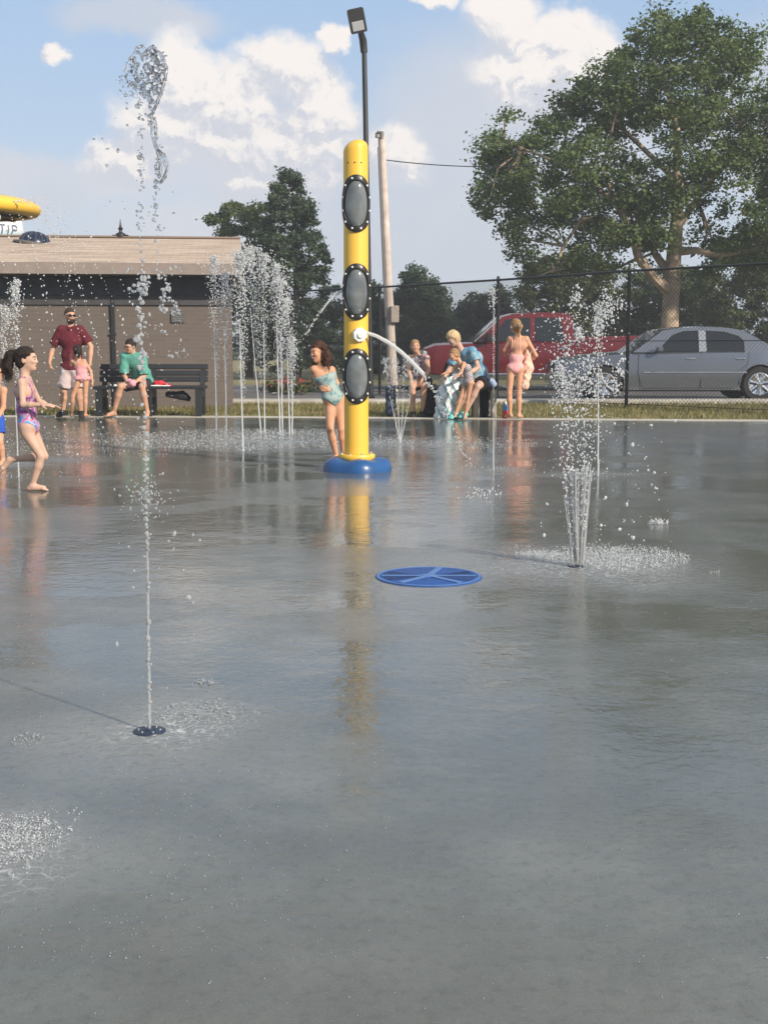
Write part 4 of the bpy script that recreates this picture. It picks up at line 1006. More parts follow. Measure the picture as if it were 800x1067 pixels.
# ---- laughing girl by the yellow column
teal = bpy.data.materials.new('teal_swim_cloth'); teal.use_nodes = True; t = NT(teal.node_tree); b = t.n['Principled BSDF']
t.set(b.inputs['Base Color'], t.ramp(t.voronoi(t.coord('Object'), 26), [(.2, (.10, .22, .24)), (.45, (.16, .29, .30)), (.6, (.28, .35, .34))])); b.inputs['Roughness'].default_value = .6
g, Q = framer(345, 482); g.x += .008
I = person(g, 'laughing girl with wet curly brown hair in pale teal swimsuit left of the yellow column', dict(
    pelvis=Q(347, 415), waist=Q(343, 405), chest=Q(338, 393), neck=Q(335, 380), head=Q(331.5, 367.5, -.02), shL=Q(327, 385, -.02), shR=Q(345, 386, .02),
    elL=Q(329, 400, .12), wrL=Q(340, 407, .14), elR=Q(350, 400, .04), wrR=Q(343, 406, -.07),
    hipL=Q(343.5, 420, 0), hipR=Q(352, 421, .02), knL=Q(343.5, 447, -.06), anL=Q(350, 476, .0), knR=Q(355, 447, .0), anR=Q(357, 476, .08)), k=.66, hk=.82, skin=SK['warm'], hair=HR['brown'], smile=True,
    face=(-.72, -.68, .05), headup=(-.12, 0, 1), side_p=(.85, .4, 0), side_s=(.9, .3, 0), toes={'L': (-.10, -.13, -.055), 'R': (-.08, -.13, -.055)},
    hands={'R': {'d': (-.8, -.2, .2), 'n': (0, .8, .2)}, 'L': {'d': (.8, 0, .1), 'n': (0, -1, 0)}}, res=.0085)
hh = I['H']
hair_on(I, HR['red'], 'curly', [ell(hh(0, -.07, -.05), A3((.095, .07, .10)) * .82, I['sd'], I['up']), ell(hh(-.05, -.045, -.10), A3((.05, .05, .07)) * .82), ell(hh(.05, -.045, -.10), A3((.05, .05, .07)) * .82), cone(hh(0, -.08, -.1), hh(0, -.08, -.17), .07, .04)], vol=1.05, noise=(.010, 75))
rg_ = np.random.default_rng(8); mb = MB()
for _ in range(210):                       # loose wet curls
    a_ = rg_.uniform(-2.6, 2.6); r_ = .088 + rg_.normal(0, .006); z0_ = rg_.uniform(-.03, .10); rr_ = math.sqrt(max(.1, 1 - (max(0, z0_) / .13) ** 2)); pts = []
    if abs(abs(a_)) > 1.9 and False: continue
    ax_, ay_ = math.sin(a_) * r_ * rr_, -math.cos(a_) * r_ * 1.1 * rr_ - .01
    if ay_ > .015: continue
    ln = rg_.uniform(.10, .24); ph = rg_.uniform(0, 6.28)
    for i in range(9):
        u = i / 8; pts.append(hh(ax_ * (1 + .25 * u) + .012 * math.sin(ph + u * 9), ay_ * (1 + .15 * u) + .012 * math.cos(ph + u * 9), z0_ - ln * u))
    mb.tube(pts, [.0042 * (1.1 - .7 * i / 8) for i in range(9)], 4, caps=False)
mb.build('hair_curls', HR['red'], I['o'], angle=None)
swimsuit(I, teal, leg=.12, top=.70)

# ---- adult on the black bench, behind the small jets
g, Q = framer(434, 434)
I = person(g, 'seated adult in patterned pink sleeveless top on the black backless bench', dict(
    pelvis=Q(440, 398, .16), chest=Q(437, 379, .08), neck=Q(435, 370, .03), head=Q(432, 361.5, -.02), elL=Q(426, 388, .0), wrL=Q(428, 396, -.14), elR=Q(446, 387, .0), wrR=Q(439, 396, -.14),
    hipL=Q(436, 400, .10), hipR=Q(444, 400, .10), knL=Q(429, 402, -.22), anL=Q(430, 430, -.18), knR=Q(441, 402, -.22), anR=Q(440, 430, -.16)), k=.88, skin=SK['tan'], hair=HR['light'],
    face=(.1, -.9, -.25))
hair_on(I, HR['light'], 'long')
pat = bpy.data.materials.new('patterned_cloth'); pat.use_nodes = True; t = NT(pat.node_tree); b = t.n['Principled BSDF']
t.set(b.inputs['Base Color'], t.ramp(t.voronoi(t.coord('Object'), 30), [(.2, (.40, .09, .12)), (.4, (.60, .42, .38)), (.6, (.08, .08, .10))])); b.inputs['Roughness'].default_value = .85
garment(I, 'top', I['T'], pat, .012, axis_cut(I, lo=-.1, hi=.98))
garment(I, 'shorts', lowtorso(I) + [trouser(I, 'L', .5, .09), trouser(I, 'R', .5, .09)], cloth_mat('black_shorts', (.02, .02, .025)), .012, axis_cut(I, hi=.14))
for S in 'LR': garment(I, 'shoe', I['limbs']['ft' + S], M['rubber'], .008, res=.011, noise=None)

# ---- woman with short blond hair, seated and bending over the child
g, Q = framer(485, 436)
I = person(g, 'blond woman in blue top and teal sneakers bending over the child', dict(
    pelvis=Q(500, 396, .18), waist=Q(499, 388, .16), chest=Q(491, 374, .10), neck=Q(480, 362, .03), head=Q(471, 353.5, -.04), shL=Q(476, 370, .10), shR=Q(491, 366, -.04),
    elL=Q(467, 387, .06), wrL=Q(462, 393, -.10), elR=Q(497, 383, -.12), wrR=Q(482, 391, -.24),
    hipL=Q(496, 399, .12), hipR=Q(502, 399, .06), knL=Q(486, 403, -.22), anL=Q(474, 431, -.12), knR=Q(496, 402, -.24), anR=Q(483, 430, -.20)), k=.94, fat=1.08, skin=SK['pale'], hair=HR['blond'],
    face=(-.75, -.40, -.55), headup=(-.5, -.25, .8), side_p=(.5, .7, 0), side_s=(.75, -.5, 0), toes={'L': (-.10, -.14, -.055), 'R': (-.07, -.15, -.055)},
    hands={'R': {'d': (-.9, -.2, -.2), 'n': (0, 0, -1)}, 'L': {'d': (-.4, -.6, -.3), 'n': (0, 0, -1)}})
hair_on(I, HR['blond'], 'long', [], vol=1.10, noise=(.007, 70))
blu = bpy.data.materials.new('tie_dye_cloth'); blu.use_nodes = True; t = NT(blu.node_tree); b = t.n['Principled BSDF']
t.set(b.inputs['Base Color'], t.ramp(t.noise(t.coord('Object'), 9, 3), [(.38, (.09, .22, .36)), (.5, (.17, .34, .44)), (.60, (.36, .37, .36))])); b.inputs['Roughness'].default_value = .85
garment(I, 'shirt', I['T'] + [sleeve(I, 'L', .6, .066), sleeve(I, 'R', .55, .066)], blu, .016, axis_cut(I, lo=-.1, hi=1.2))
garment(I, 'shorts', lowtorso(I) + [trouser(I, 'L', .5, .095), trouser(I, 'R', .5, .095)], cloth_mat('black_cloth', (.015, .015, .018)), .013, axis_cut(I, hi=.16))
snk = mat('teal_sneaker', (.16, .55, .52), .6, var=.2, vscale=30)
for S in 'LR': garment(I, 'sneaker', I['limbs']['ft' + S], snk, .012, lambda X, Y, Z: Z - .12, res=.010, noise=None)

# ---- child in striped swimsuit
stp = bpy.data.materials.new('striped_cloth'); stp.use_nodes = True; t = NT(stp.node_tree); b = t.n['Principled BSDF']
wv = t.n.new('ShaderNodeTexWave'); wv.bands_direction = 'Z'; wv.inputs['Scale'].default_value = 13; wv.inputs['Distortion'].default_value = .6; t.set(wv.inputs[0], t.mapping(t.coord('Object'), rot=(0, .35, 0)))
t.set(b.inputs['Base Color'], t.ramp(wv.outputs[1], [(.42, (.10, .08, .11)), (.52, (.55, .50, .50))])); b.inputs['Roughness'].default_value = .8
g, Q = framer(484, 437.5)
I = person(g, 'small child in grey striped swimsuit held by the blond woman', dict(
    pelvis=Q(487, 398, -.05), waist=Q(487, 392, -.05), chest=Q(484, 383.5, -.06), neck=Q(479, 377, -.07), head=Q(472, 370, -.08), shL=Q(475.5, 381, -.02), shR=Q(482, 379, -.12),
    elL=Q(470, 387, .0), wrL=Q(463, 389, -.04), elR=Q(479, 388, -.2), wrR=Q(474, 391, -.24), knL=Q(480, 413, -.02), anL=Q(474, 432, .0), knR=Q(487, 414, -.05), anR=Q(484, 433, .02)), k=.56, hk=.78, skin=SK['warm'], hair=HR['light'],
    face=(-.85, -.3, -.35), headup=(-.35, 0, 1), side_p=(.6, -.7, 0), side_s=(.6, -.7, 0), res=.009)
hair_on(I, HR['light'], 'long')
swimsuit(I, stp, leg=.12, top=.72)

# ---- girl in the pink swimsuit with a towel, from behind
g, Q = framer(538, 437)
I = person(g, 'girl in pale pink low-backed swimsuit seen from behind, standing with a peach towel', dict(
    pelvis=Q(536, 384), waist=Q(537, 373), chest=Q(539, 361), neck=Q(538.5, 350.5), head=Q(535.5, 341, .01), elL=Q(525, 366, .06), wrL=Q(527, 371, .18), elR=Q(557, 371, .0), wrR=Q(551, 378, .10),
    knL=Q(530, 410, .0), anL=Q(531.5, 432, .03), knR=Q(540, 410, .0), anR=Q(540.5, 432, .02)), k=.80, hk=.90, skin=SK['warm'], hair=HR['light'], face=(-.45, .85, .0), side_p=(1, -.05, 0), side_s=(1, -.1, 0), fat=.95,
    toes={'L': (-.08, .15, -.055), 'R': (.07, .15, -.055)}, hands={'R': {'d': (-.5, .5, -.4), 'n': (-.5, 0, -1)}, 'L': {'d': (.5, .4, .1), 'n': (0, 0, -1)}}, limb=.95)
hh = I['H']
hair_on(I, HR['light'], 'pony', [cone(hh(0, -.10, .03), hh(0, -.145, -.01), .034, .034), cone(hh(0, -.145, -.01), hh(.02, -.125, -.17), .034, .012)], noise=(.004, 80))
swimsuit(I, cloth_mat('pale_pink_cloth', (.78, .38, .37)), leg=.115, top=.42, hi=1.0)
V, Fc = solid([cone(Q(549, 367, .06), Q(549, 384, .04), .055, .075, .05), cone(Q(549, 384, .04), Q(545.5, 402, .0), .075, .060, .05), cone(Q(545.5, 402, .0), Q(543.5, 406, .0), .05, .02, .04)], .010, noise=(.012, 42))
tag(make('held_towel', V + A3(g), Fc, cloth_mat('peach_towel', (.78, .50, .38))), 'peach towel held at the right side of the girl in pink', 'towel')
# ================================================================== yellow water column
g = gnd(371.5, 490)
col = empty('water_column', g, 'tall yellow column with three black oval portholes on a blue base', 'water feature')
CR = .107; s11 = F / g.y
HT = at(371, 145, g.y).z
n = 64; vs = []; fs = []
levels = [.10] + list(np.linspace(.3, HT - .30, 10))
def topz_old(a):                        # slanted rounded cut: high on the right, low on the left
    c = math.cos(a); return HT - .125 * max(0, (-c + .25) / 1.25) ** 1.6
def topz(a):
    c = math.cos(a); return HT - .040 * max(0, (-c + .4) / 1.4) ** 1.3
rows = []
for z in levels: rows.append([(CR * math.cos(2 * math.pi * i / n), CR * math.sin(2 * math.pi * i / n), z) for i in range(n)])
for u in (.6, .9, 1.0): rows.append([(CR * math.cos(2 * math.pi * i / n), CR * math.sin(2 * math.pi * i / n), levels[-1] + (topz(2 * math.pi * i / n) - .072 - levels[-1]) * u) for i in range(n)])
for k in range(1, 9):
    an = math.pi / 2 * k / 8; rr = math.cos(an) ** .8 if k < 8 else 0.0
    rows.append([(CR * rr * math.cos(2 * math.pi * i / n), CR * rr * math.sin(2 * math.pi * i / n), HT - .040 * max(0, (-math.cos(2 * math.pi * i / n) * rr + .4) / 1.4) ** 1.3 - .072 + .072 * math.sin(an)) for i in range(n)])
for r_ in rows: vs += r_
for a_ in range(len(rows) - 1):
    for i in range(n): fs.append((a_ * n + i, a_ * n + (i + 1) % n, (a_ + 1) * n + (i + 1) % n, (a_ + 1) * n + i))
make('column', vs, fs, M['yellow'], col, angle=50)
MB().lathe([(.112, .085), (.158, .10), (.165, .112), (.165, .138), (.158, .148), (.112, .150)], n=48).build('flange', M['yellow'], col)
mb = MB()
for i in range(8):
    a = 2 * math.pi * (i + .5) / 8; mb.lathe([(.012, .148), (.012, .160), (.001, .162)], (.139 * math.cos(a), .139 * math.sin(a), 0), 8)
mb.build('flange_bolts', M['steel'], col)
pr = MB(); K_ = 24
def bumpy(a, r): return r * (1 + .035 * math.cos(5 * a + .6))
rows = []
for (r, z) in ((.302, 0), (.300, .035), (.285, .075), (.255, .100), (.20, .108), (.10, .110)): rows.append([(bumpy(2 * math.pi * i / 60, r) * math.cos(2 * math.pi * i / 60), bumpy(2 * math.pi * i / 60, r) * math.sin(2 * math.pi * i / 60), z * (1 + .10 * math.cos(5 * 2 * math.pi * i / 60 + .6))) for i in range(60)])
vs = sum(rows, []); fs = [(a_ * 60 + i, a_ * 60 + (i + 1) % 60, (a_ + 1) * 60 + (i + 1) % 60, (a_ + 1) * 60 + i) for a_ in range(5) for i in range(60)]
make('base', vs, fs, M['blue'], col)
for (px, py) in ((374, 212), (374, 304), (374, 392)):
    zc = at(px, py, g.y - CR).z; th0 = -math.pi / 2 + R(4); 
    def on(t_, ra, rb, rr): 
        th = th0 + ra * math.cos(t_); return (rr * math.cos(th), rr * math.sin(th), zc + rb * math.sin(t_))
    n = 56; prof = [(R(78), .240, CR + .001), (R(79), .241, CR + .016), (R(74), .232, CR + .021), (R(59), .198, CR + .021), (R(57), .193, CR + .014), (R(55), .190, CR + .004)]
    vs = []; fs = []
    for (ra, rb, rr) in prof: vs += [on(2 * math.pi * i / n, ra, rb, rr) for i in range(n)]
    for a_ in range(len(prof) - 1):
        for i in range(n): fs.append((a_ * n + i, a_ * n + (i + 1) % n, (a_ + 1) * n + (i + 1) % n, (a_ + 1) * n + i))
    ring = make('porthole_ring', vs, fs, M['black'], col, angle=40)
    for i in range(12):
        t_ = 2 * math.pi * (i + .5) / 12; c0 = Vector(on(t_, R(67), .216, CR + .020)); ax = Vector((c0.x, c0.y, 0)).normalized()
        MB().lathe([(.010, 0), (.009, .005), (.004, .008), (.0005, .0085)], c0, 10, ax).build('bolt', M['white_plastic'], ring)
    vs = [on(0, 0, 0, CR + .024)]; fs = []; M_ = 8
    for q in range(1, M_ + 1):
        k = q / M_; vs += [on(2 * math.pi * i / n, R(57) * k, .193 * k, CR + .005 + .020 * math.sqrt(max(0, 1 - k * k))) for i in range(n)]
    for i in range(n): fs.append((0, 1 + i, 1 + (i + 1) % n))
    for q in range(M_ - 1):
        for i in range(n): fs.append((1 + q * n + i, 1 + (q + 1) * n + i, 1 + (q + 1) * n + (i + 1) % n, 1 + q * n + (i + 1) % n))
    make('porthole_glass', vs, fs, M['port_glass'], col)
zc = at(374.5, 349, g.y - CR).z; th = -math.pi / 2 + R(16); ax = Vector((math.cos(th), math.sin(th), 0)); c0 = ax * CR + Vector((0, 0, zc))
MB().lathe([(.062, -.02), (.066, .02), (.060, .034), (.030, .040), (.028, .055), (.016, .058), (.001, .05)], c0, 8, ax).build('nozzle_cap', M['white_plastic'], col, angle=20)
th2 = R(205); ax2 = Vector((math.cos(th2), math.sin(th2), 0)); z2 = at(357, 303, g.y).z
MB().lathe([(.022, -.01), (.022, .02), (.012, .022), (.001, .02)], ax2 * CR + Vector((0, 0, z2)), 12, ax2).build('side_nozzle', M['black'], col)
zc = at(370, 171, g.y).z
for k in (-.62, -.05, .48):
    th = -math.pi / 2 + k; ax = Vector((math.cos(th), math.sin(th), 0)); MB().lathe([(.007, 0), (.006, .004), (.0005, .005)], ax * CR + Vector((0, 0, zc)), 8, ax).build('rivet', M['black'], col)
COLG = g

# ================================================================== blue drain disc, nozzles
g = gnd(446.5, 601)
dr = empty('drain_grate', (g.x, g.y, .0005), 'round blue slotted drain grate with pale three-armed cross, flush in the wet concrete', 'drain grate')
RD = .255
MB().lathe([(RD, -.0005), (RD, .002), (RD - .004, .0036), (.001, .0036)], n=64).build('plate', M['disc_blue'], dr)
mb = MB()
for k in range(13):
    r = .045 + k * .0155
    for (a0, a1) in ((-38, 32), (148, 212)) if k < 12 else ():
        pts_ = [(r * math.cos(R(a)), r * math.sin(R(a)), .0036) for a in np.linspace(a0, a1, 14)]; mb.tube(pts_, .0030, 4)
mb.build('slots', mat('slot_dark', (.004, .012, .05), .5), dr)
mb = MB()
for a in (0, 180, 74, -52, 232):
    L_r = RD - .03; c_, s_ = math.cos(R(a)), math.sin(R(a)); w_ = .010 if a in (0, 180) else .017
    mb.box((c_ * L_r / 2, s_ * L_r / 2, .0062), (L_r, w_ * 2 * .9, .003), Matrix.Rotation(R(a), 3, 'Z'))
mb.lathe([(.035, .003), (.035, .0085), (.001, .0085)], n=24); mb.lathe([(RD - .018, .003), (RD - .018, .0052), (RD - .006, .0052), (RD - .006, .003)], n=64)
mb.build('cross', M['disc_pale'], dr)
def nozzle(px, py, label, r=.045, nm='ground_nozzle', mt='blue', cat='nozzle'):
    g = gnd(px, py); o = empty(nm, (g.x, g.y, 0), label, cat)
    MB().lathe([(r, 0), (r * .97, .003), (r * .8, .005), (r * .35, .006), (r * .3, .009), (.001, .009)], n=32).build('ring', mat('nozzle_navy', (.012, .022, .045), .4, var=.4, vscale=40), o)
    mb = MB()
    for i in range(6):
        a = math.pi * i / 3; mb.lathe([(r * .07, .004), (r * .06, .0075), (.0005, .008)], (r * .66 * math.cos(a), r * .66 * math.sin(a), 0), 8)
    mb.build('screws', M['steel'], o); return o
nozzle(156, 762, 'small round dark blue jet nozzle set in the pad, nearest the camera', .047)
nozzle(600, 590, 'small round nozzle under the wide fan of jets at the right', .045)

# ================================================================== overhead yellow spray ring at the left
rg = at(-71, 215, 13.2)
sr = empty('spray_canopy', (rg.x, rg.y, 0), 'yellow-rimmed overhead water canopy with grey underside at the upper left', 'water feature')
RR = 1.07; zc = rg.z; tilt = Matrix.Rotation(R(.5), 3, 'Y') @ Matrix.Rotation(R(1.0), 3, 'X')
def ringp(r, a, z): return Vector((0, 0, zc)) + tilt @ Vector((r * math.cos(a), r * math.sin(a), z))
n = 72; prof = [(RR - .12, -.085), (RR - .02, -.078), (RR + .03, -.03), (RR + .015, .025), (RR - .06, .07), (RR - .18, .095), (RR - .20, .03)]
vs = []; fs = []
for r, z in prof: vs += [ringp(r, 2 * math.pi * i / n, z) for i in range(n)]
for a_ in range(len(prof)):
    for i in range(n): fs.append((a_ * n + i, a_ * n + (i + 1) % n, ((a_ + 1) % len(prof)) * n + (i + 1) % n, ((a_ + 1) % len(prof)) * n + i))
make('rim', vs, fs, M['yellow'], sr)
vs = []; fs = []
for r, z in ((.02, .16), (.4, .14), (RR - .16, .045), (RR - .12, -.06), (.4, -.03), (.02, -.02)): vs += [ringp(r, 2 * math.pi * i / n, z) for i in range(n)]
for a_ in range(5):
    for i in range(n): fs.append((a_ * n + i, (a_ + 1) * n + i, (a_ + 1) * n + (i + 1) % n, a_ * n + (i + 1) % n))
make('canopy', vs, fs, mat('grey_canopy', (.13, .13, .13), .5), sr)
for i in range(10):
    a = 2 * math.pi * (i + .3) / 10; MB().tube([ringp(.08, a, -.05), ringp(RR - .11, a, -.088)], .016, 6).build('spoke', mat('spoke_dark', (.16, .12, .08), .5) if i == 0 else bpy.data.materials['spoke_dark'], sr)
MB().tube([(0, 0, 0), (0, 0, zc - .02)], .09, 20).lathe([(.16, 0), (.16, .05), (.09, .06)], n=24).build('post', M['yellow'], sr)
RG = (rg, RR, ringp, Vector((rg.x, rg.y, 0)))

# ================================================================== benches
def bench(loc, label, Lb, back=True, legs=(-.9, 0, .9), leg_mat='bench', group='park benches at the pad edge', dy=0):
    o = empty('park_bench', loc, label, 'bench', group)
    for k, y in enumerate((-.17, .0, .17)):
        MB().box((0, y, .45), (Lb, .145, .045), bev=.008).build('seat_plank', M['bench'], o)
    if back:
        rot = Matrix.Rotation(R(-12), 3, 'X')
        for k, (z, y) in enumerate(((.52 + .04, .275), (.655, .30), (.755, .325))):
            MB().box((0, y, z + .01), (Lb, .04, .082), rot, bev=.008).build('back_plank', M['bench'], o)
    for x in legs:
        lm_ = leg_mat if isinstance(leg_mat, str) else leg_mat[legs.index(x)]
        mb = MB()
        mb.prism([(-.26, 0), (-.17, 0), (-.13, .30), (.11, .30), (.15, 0), (.27, 0), (.25, .427), (-.24, .427)], .09, 'x', x * Lb / 2 - .045)
        if back: mb.prism([(.16, .40), (.27, .40), (.37, .80), (.335, .80)], .07, 'x', x * Lb / 2 - .035)
        mb.build('leg', M[lm_], o, smooth=False)
    return o
g = gnd(156, 434); bench(g + Vector((0, .17, 0)), 'long black slatted bench with backrest in front of the brick wall', 1.72)
g = gnd(429, 434); bench(g + Vector((0, .17, 0)), 'black backless bench under the adult in the patterned top', .74, back=False, legs=(-.8, .8))
g = gnd(497, 435); bench(g + Vector((0, .2, 0)), 'dark-topped bench with tan concrete legs under the blond woman', .56, back=False, legs=(-.05, .88), leg_mat='concrete_leg')

def lump(prims, name, label, cat, m_, h=.009, noise=(.006, 40), off=0.0, cut=None):
    V, Fc = solid(prims, h, noise=noise, off=off, cut=cut); return tag(make(name, V, Fc, m_), label, cat)
W = lambda px, py, Y: np.array(at(px, py, Y))
Yb = gnd(160, 434).y + .12
white_t = cloth_mat('white_towel', (.74, .74, .72), var=.06)
lump([cone(W(121, 402.5, Yb - .08), W(132, 403, Yb - .1), .035, .03, .03), cone(W(158, 403, Yb - .05), W(176, 403.5, Yb - .05), .03, .03, .03)], 'white_towel', 'flat white towel spread along the seat of the long black bench', 'towel', white_t)
lump([cone(W(163, 400, Yb), W(168, 399, Yb), .05, .04, .03), cone(W(168, 399, Yb), W(178, 402.5, Yb - .02), .035, .02, .03)], 'red_bag', 'small red and white bundle on the bench right of the person in green', 'bag', cloth_mat('red_cloth', (.50, .035, .05)))
lump([cone(W(186, 412, Yb), W(190, 412, Yb), .05, .05, .05), cone(W(190, 412, Yb), W(196, 415, Yb), .07, .05, .03), cone(W(176, 411, Yb), W(190, 412, Yb), .05, .06, .03)], 'dark_bag', 'dark bag stored under the long black bench', 'bag', cloth_mat('dark_cloth', (.025, .027, .03)))
Yc = gnd(497, 435).y + .15
# big white towel hanging from the child to the pad
tw = bpy.data.materials.new('white_striped_towel'); tw.use_nodes = True; t = NT(tw.node_tree); b = t.n['Principled BSDF']
wv = t.n.new('ShaderNodeTexWave'); wv.bands_direction = 'X'; wv.inputs['Scale'].default_value = 2.6; wv.inputs['Distortion'].default_value = 1.0; t.set(wv.inputs[0], t.mapping(t.coord('Object'), rot=(0, .5, 0)))
t.set(b.inputs['Base Color'], t.ramp(wv.outputs[1], [(.80, (.70, .71, .70)), (.90, (.22, .42, .44))])); b.inputs['Roughness'].default_value = .9
Yt = Yc - .38
lump([cone(W(475, 394, Yt), W(471, 413, Yt - .02), .06, .085, .05), cone(W(466, 396, Yt), W(461, 414, Yt - .03), .055, .10, .05), cone(W(471, 413, Yt - .02), W(467, 431, Yt - .04), .085, .09, .05), cone(W(461, 414, Yt - .03), W(457, 431, Yt - .06), .08, .06, .05),
      cone(W(454, 434, Yt - .05), W(474, 434, Yt - .08), .045, .045, .04)], 'draped_towel', 'long white towel hanging to the ground before the blond woman', 'towel', tw, noise=(.014, 34), cut=lambda X, Y, Z: .004 - Z)
lump([cone(W(499, 400.5, Yc), W(513, 400, Yc), .05, .055, .03), cone(W(502, 396.5, Yc), W(511, 396, Yc), .035, .04, .03)], 'blue_towel', 'crumpled pale blue and white towel on the right end of the tan-legged bench', 'towel', cloth_mat('pale_blue_towel', (.30, .38, .56), var=.45), noise=(.010, 40))
lump([cone(W(503, 410, Yc + .02), W(502, 430, Yc + .02), .09, .11, .05)], 'dark_backpack', 'dark backpack beneath the right end of the tan-legged bench', 'bag', cloth_mat('navy_cloth', (.018, .025, .035)))
lump([cone(W(449, 409, Yc), W(446, 430, Yc), .07, .13, .05), cone(W(452, 404, Yc), W(458, 428, Yc + .05), .06, .07, .05)], 'black_tote', 'black tote bag on the ground beside the seated adult in the patterned top', 'bag', cloth_mat('black_tote_cloth', (.018, .02, .024)))
lump([cone(W(407, 404, Yc + .05), W(407.5, 430, Yc + .05), .05, .055, .03), cone(W(404, 404, Yc + .05), W(404.5, 430, Yc + .05), .04, .045, .03)], 'blue_grey_bag', 'upright dark blue grey bag below the wooden pole at the bench end', 'bag', cloth_mat('blue_grey_cloth', (.04, .055, .085)))
gb = gnd(526, 436); bo = empty('drink_bottle', gb, 'red and blue drink bottle standing on the pad left of the girl in pink', 'bottle')
MB().lathe([(.001, 0), (.045, 0), (.048, .02), (.048, .12)], n=20).build('lower_body', mat('bottle_red', (.55, .05, .06), .3), bo)
MB().lathe([(.048, .121), (.048, .18), (.03, .22), (.001, .221)], n=20).build('upper_body', mat('bottle_blue', (.10, .25, .45), .3), bo)
MB().lathe([(.022, .221), (.022, .26), (.001, .262)], n=16).build('cap', M['white_plastic'], bo)

# ================================================================== vehicles (nose to the left)
def boolean_cut(o, cutters):
    for c in cutters:
        md = o.modifiers.new('b', 'BOOLEAN'); md.operation = 'DIFFERENCE'; md.object = c; md.solver = 'EXACT'
    dg = bpy.context.evaluated_depsgraph_get(); me = bpy.data.meshes.new_from_object(o.evaluated_get(dg))
    o.modifiers.clear(); o.data = me
    for c in cutters: bpy.data.objects.remove(c)
def interp(tab, x, c): return float(np.interp(x, [r[0] for r in tab], [r[c] for r in tab]))
def wheel(parent, x, y, r, w_, side, spokes=7, rimr=.66):
    wv_ = MB(); sg_ = side
    wv_.lathe([(r * .62, -w_ / 2), (r * .9, -w_ / 2 - .005), (r, -w_ / 2 + .03), (r, w_ / 2 - .03), (r * .9, w_ / 2 + .005), (r * .62, w_ / 2)], (x, y, r), 40, (0, sg_, 0))
    wh = wv_.build('wheel', M['rubber'], parent)
    rm = MB(); rr = r * rimr
    rm.lathe([(rr, w_ / 2 + .004), (rr * .93, w_ / 2 + .008), (rr * .90, w_ / 2 - .03), (rr * .30, w_ / 2 - .045)], (x, y, r), 40, (0, sg_, 0))
    rm.lathe([(rr * .26, w_ / 2 - .045), (rr * .24, w_ / 2 + .0), (.001, w_ / 2 + .006)], (x, y, r), 24, (0, sg_, 0))
    for i in range(spokes):
        a = 2 * math.pi * i / spokes + .2; d = Vector((math.cos(a), 0, math.sin(a)))
        c_ = Vector((x, y + sg_ * (w_ / 2 - .014), r)); rm.tube([c_ + d * rr * .2, c_ + d * rr * .93], [.035, .045], 6)
    rim = rm.build('rim', M['chrome'], wh)
    dk = MB(); dk.lathe([(rr * .9, w_ / 2 - .055), (.001, w_ / 2 - .055)], (x, y, r), 30, (0, sg_, 0)); dk.build('brake_disc', M['black'], wh)
    return wh
def car_body(parent, st, arches, Wd, m_, name='body', flare=.0):
    """st: x, z bottom, z shoulder, z centre top, half width at shoulder"""
    xs = sorted(set([r[0] for r in st] + list(np.linspace(st[0][0], st[-1][0], 44)))); vs = []; fs = []; NP = 0
    for x in xs:
        zb, zs, zc, hw = (interp(st, x, c) for c in (1, 2, 3, 4)); y0 = Wd / 2
        ring = [(hw * .80, zb), (hw * .965, zb + .03), (hw, zb + (zs - zb) * .35), (hw * 1.0, zb + (zs - zb) * .55), (hw * .985, zb + (zs - zb) * .80), (hw * .965, zs - .035), (hw * .93, zs), (hw * .62, zs + (zc - zs) * .7), (0, zc)]
        full = [(x, y0 - a_, b_) for a_, b_ in ring] + [(x, y0 + a_, b_) for a_, b_ in ring[-2::-1]]
        NP = len(full); vs += full
    n_ = len(xs)
    for a_ in range(n_ - 1):
        for i in range(NP): fs.append((a_ * NP + i, a_ * NP + (i + 1) % NP, (a_ + 1) * NP + (i + 1) % NP, (a_ + 1) * NP + i))
    fs.append(tuple(range(NP))[::-1]); fs.append(tuple(range((n_ - 1) * NP, n_ * NP)))
    o = make(name, vs, fs, m_, parent, smooth=False); cs = []
    for (x, z, r) in arches:
        for y in (0, Wd):
            c = MB().lathe([(.001, -.30), (r, -.30), (r, .30), (.001, .30)], (x, y, z), 40, (0, 1, 0)).build('cutter', M['rubber']); c.location = parent.location; c.rotation_euler = parent.rotation_euler; cs.append(c)
    bpy.context.view_layer.update()
    boolean_cut(o, cs)
    o.data.polygons.foreach_set('use_smooth', [True] * len(o.data.polygons)); o.data.set_sharp_from_angle(angle=R(32))
    return o
def greenhouse(parent, belt, roofp, Wd, hwb, hwr, m_, zb, name='cabin'):
    """belt: (x0, x1) at the belt; roofp: list of (x, z) roof line from windscreen top to rear window top"""
    xs0, xs1 = belt; vs = []; fs = []; y0 = Wd / 2
    path = [(xs0, zb)] + roofp + [(xs1, zb)]; N_ = len(path)
    zr = max(p[1] for p in path)
    def hw(z): return hwb + (hwr - hwb) * max(0, (z - zb)) / (zr - zb)
    for (x, z) in path:
        e = .03 if z > zb + .1 else 0
        for a_ in (-1, -.8, -.4, 0, .4, .8, 1): vs.append((x, y0 + a_ * (hw(z)), z + (1 - a_ * a_) * e))
    for i in range(N_ - 1):
        for k in range(6): fs.append((i * 7 + k, (i + 1) * 7 + k, (i + 1) * 7 + k + 1, i * 7 + k + 1))
    fs.append(tuple(i * 7 for i in range(N_))[::-1]); fs.append(tuple(i * 7 + 6 for i in range(N_)))
    o = make(name, vs, fs, m_, parent, angle=30)
    return o, (lambda z, side: y0 + side * (hw(z) + .004))
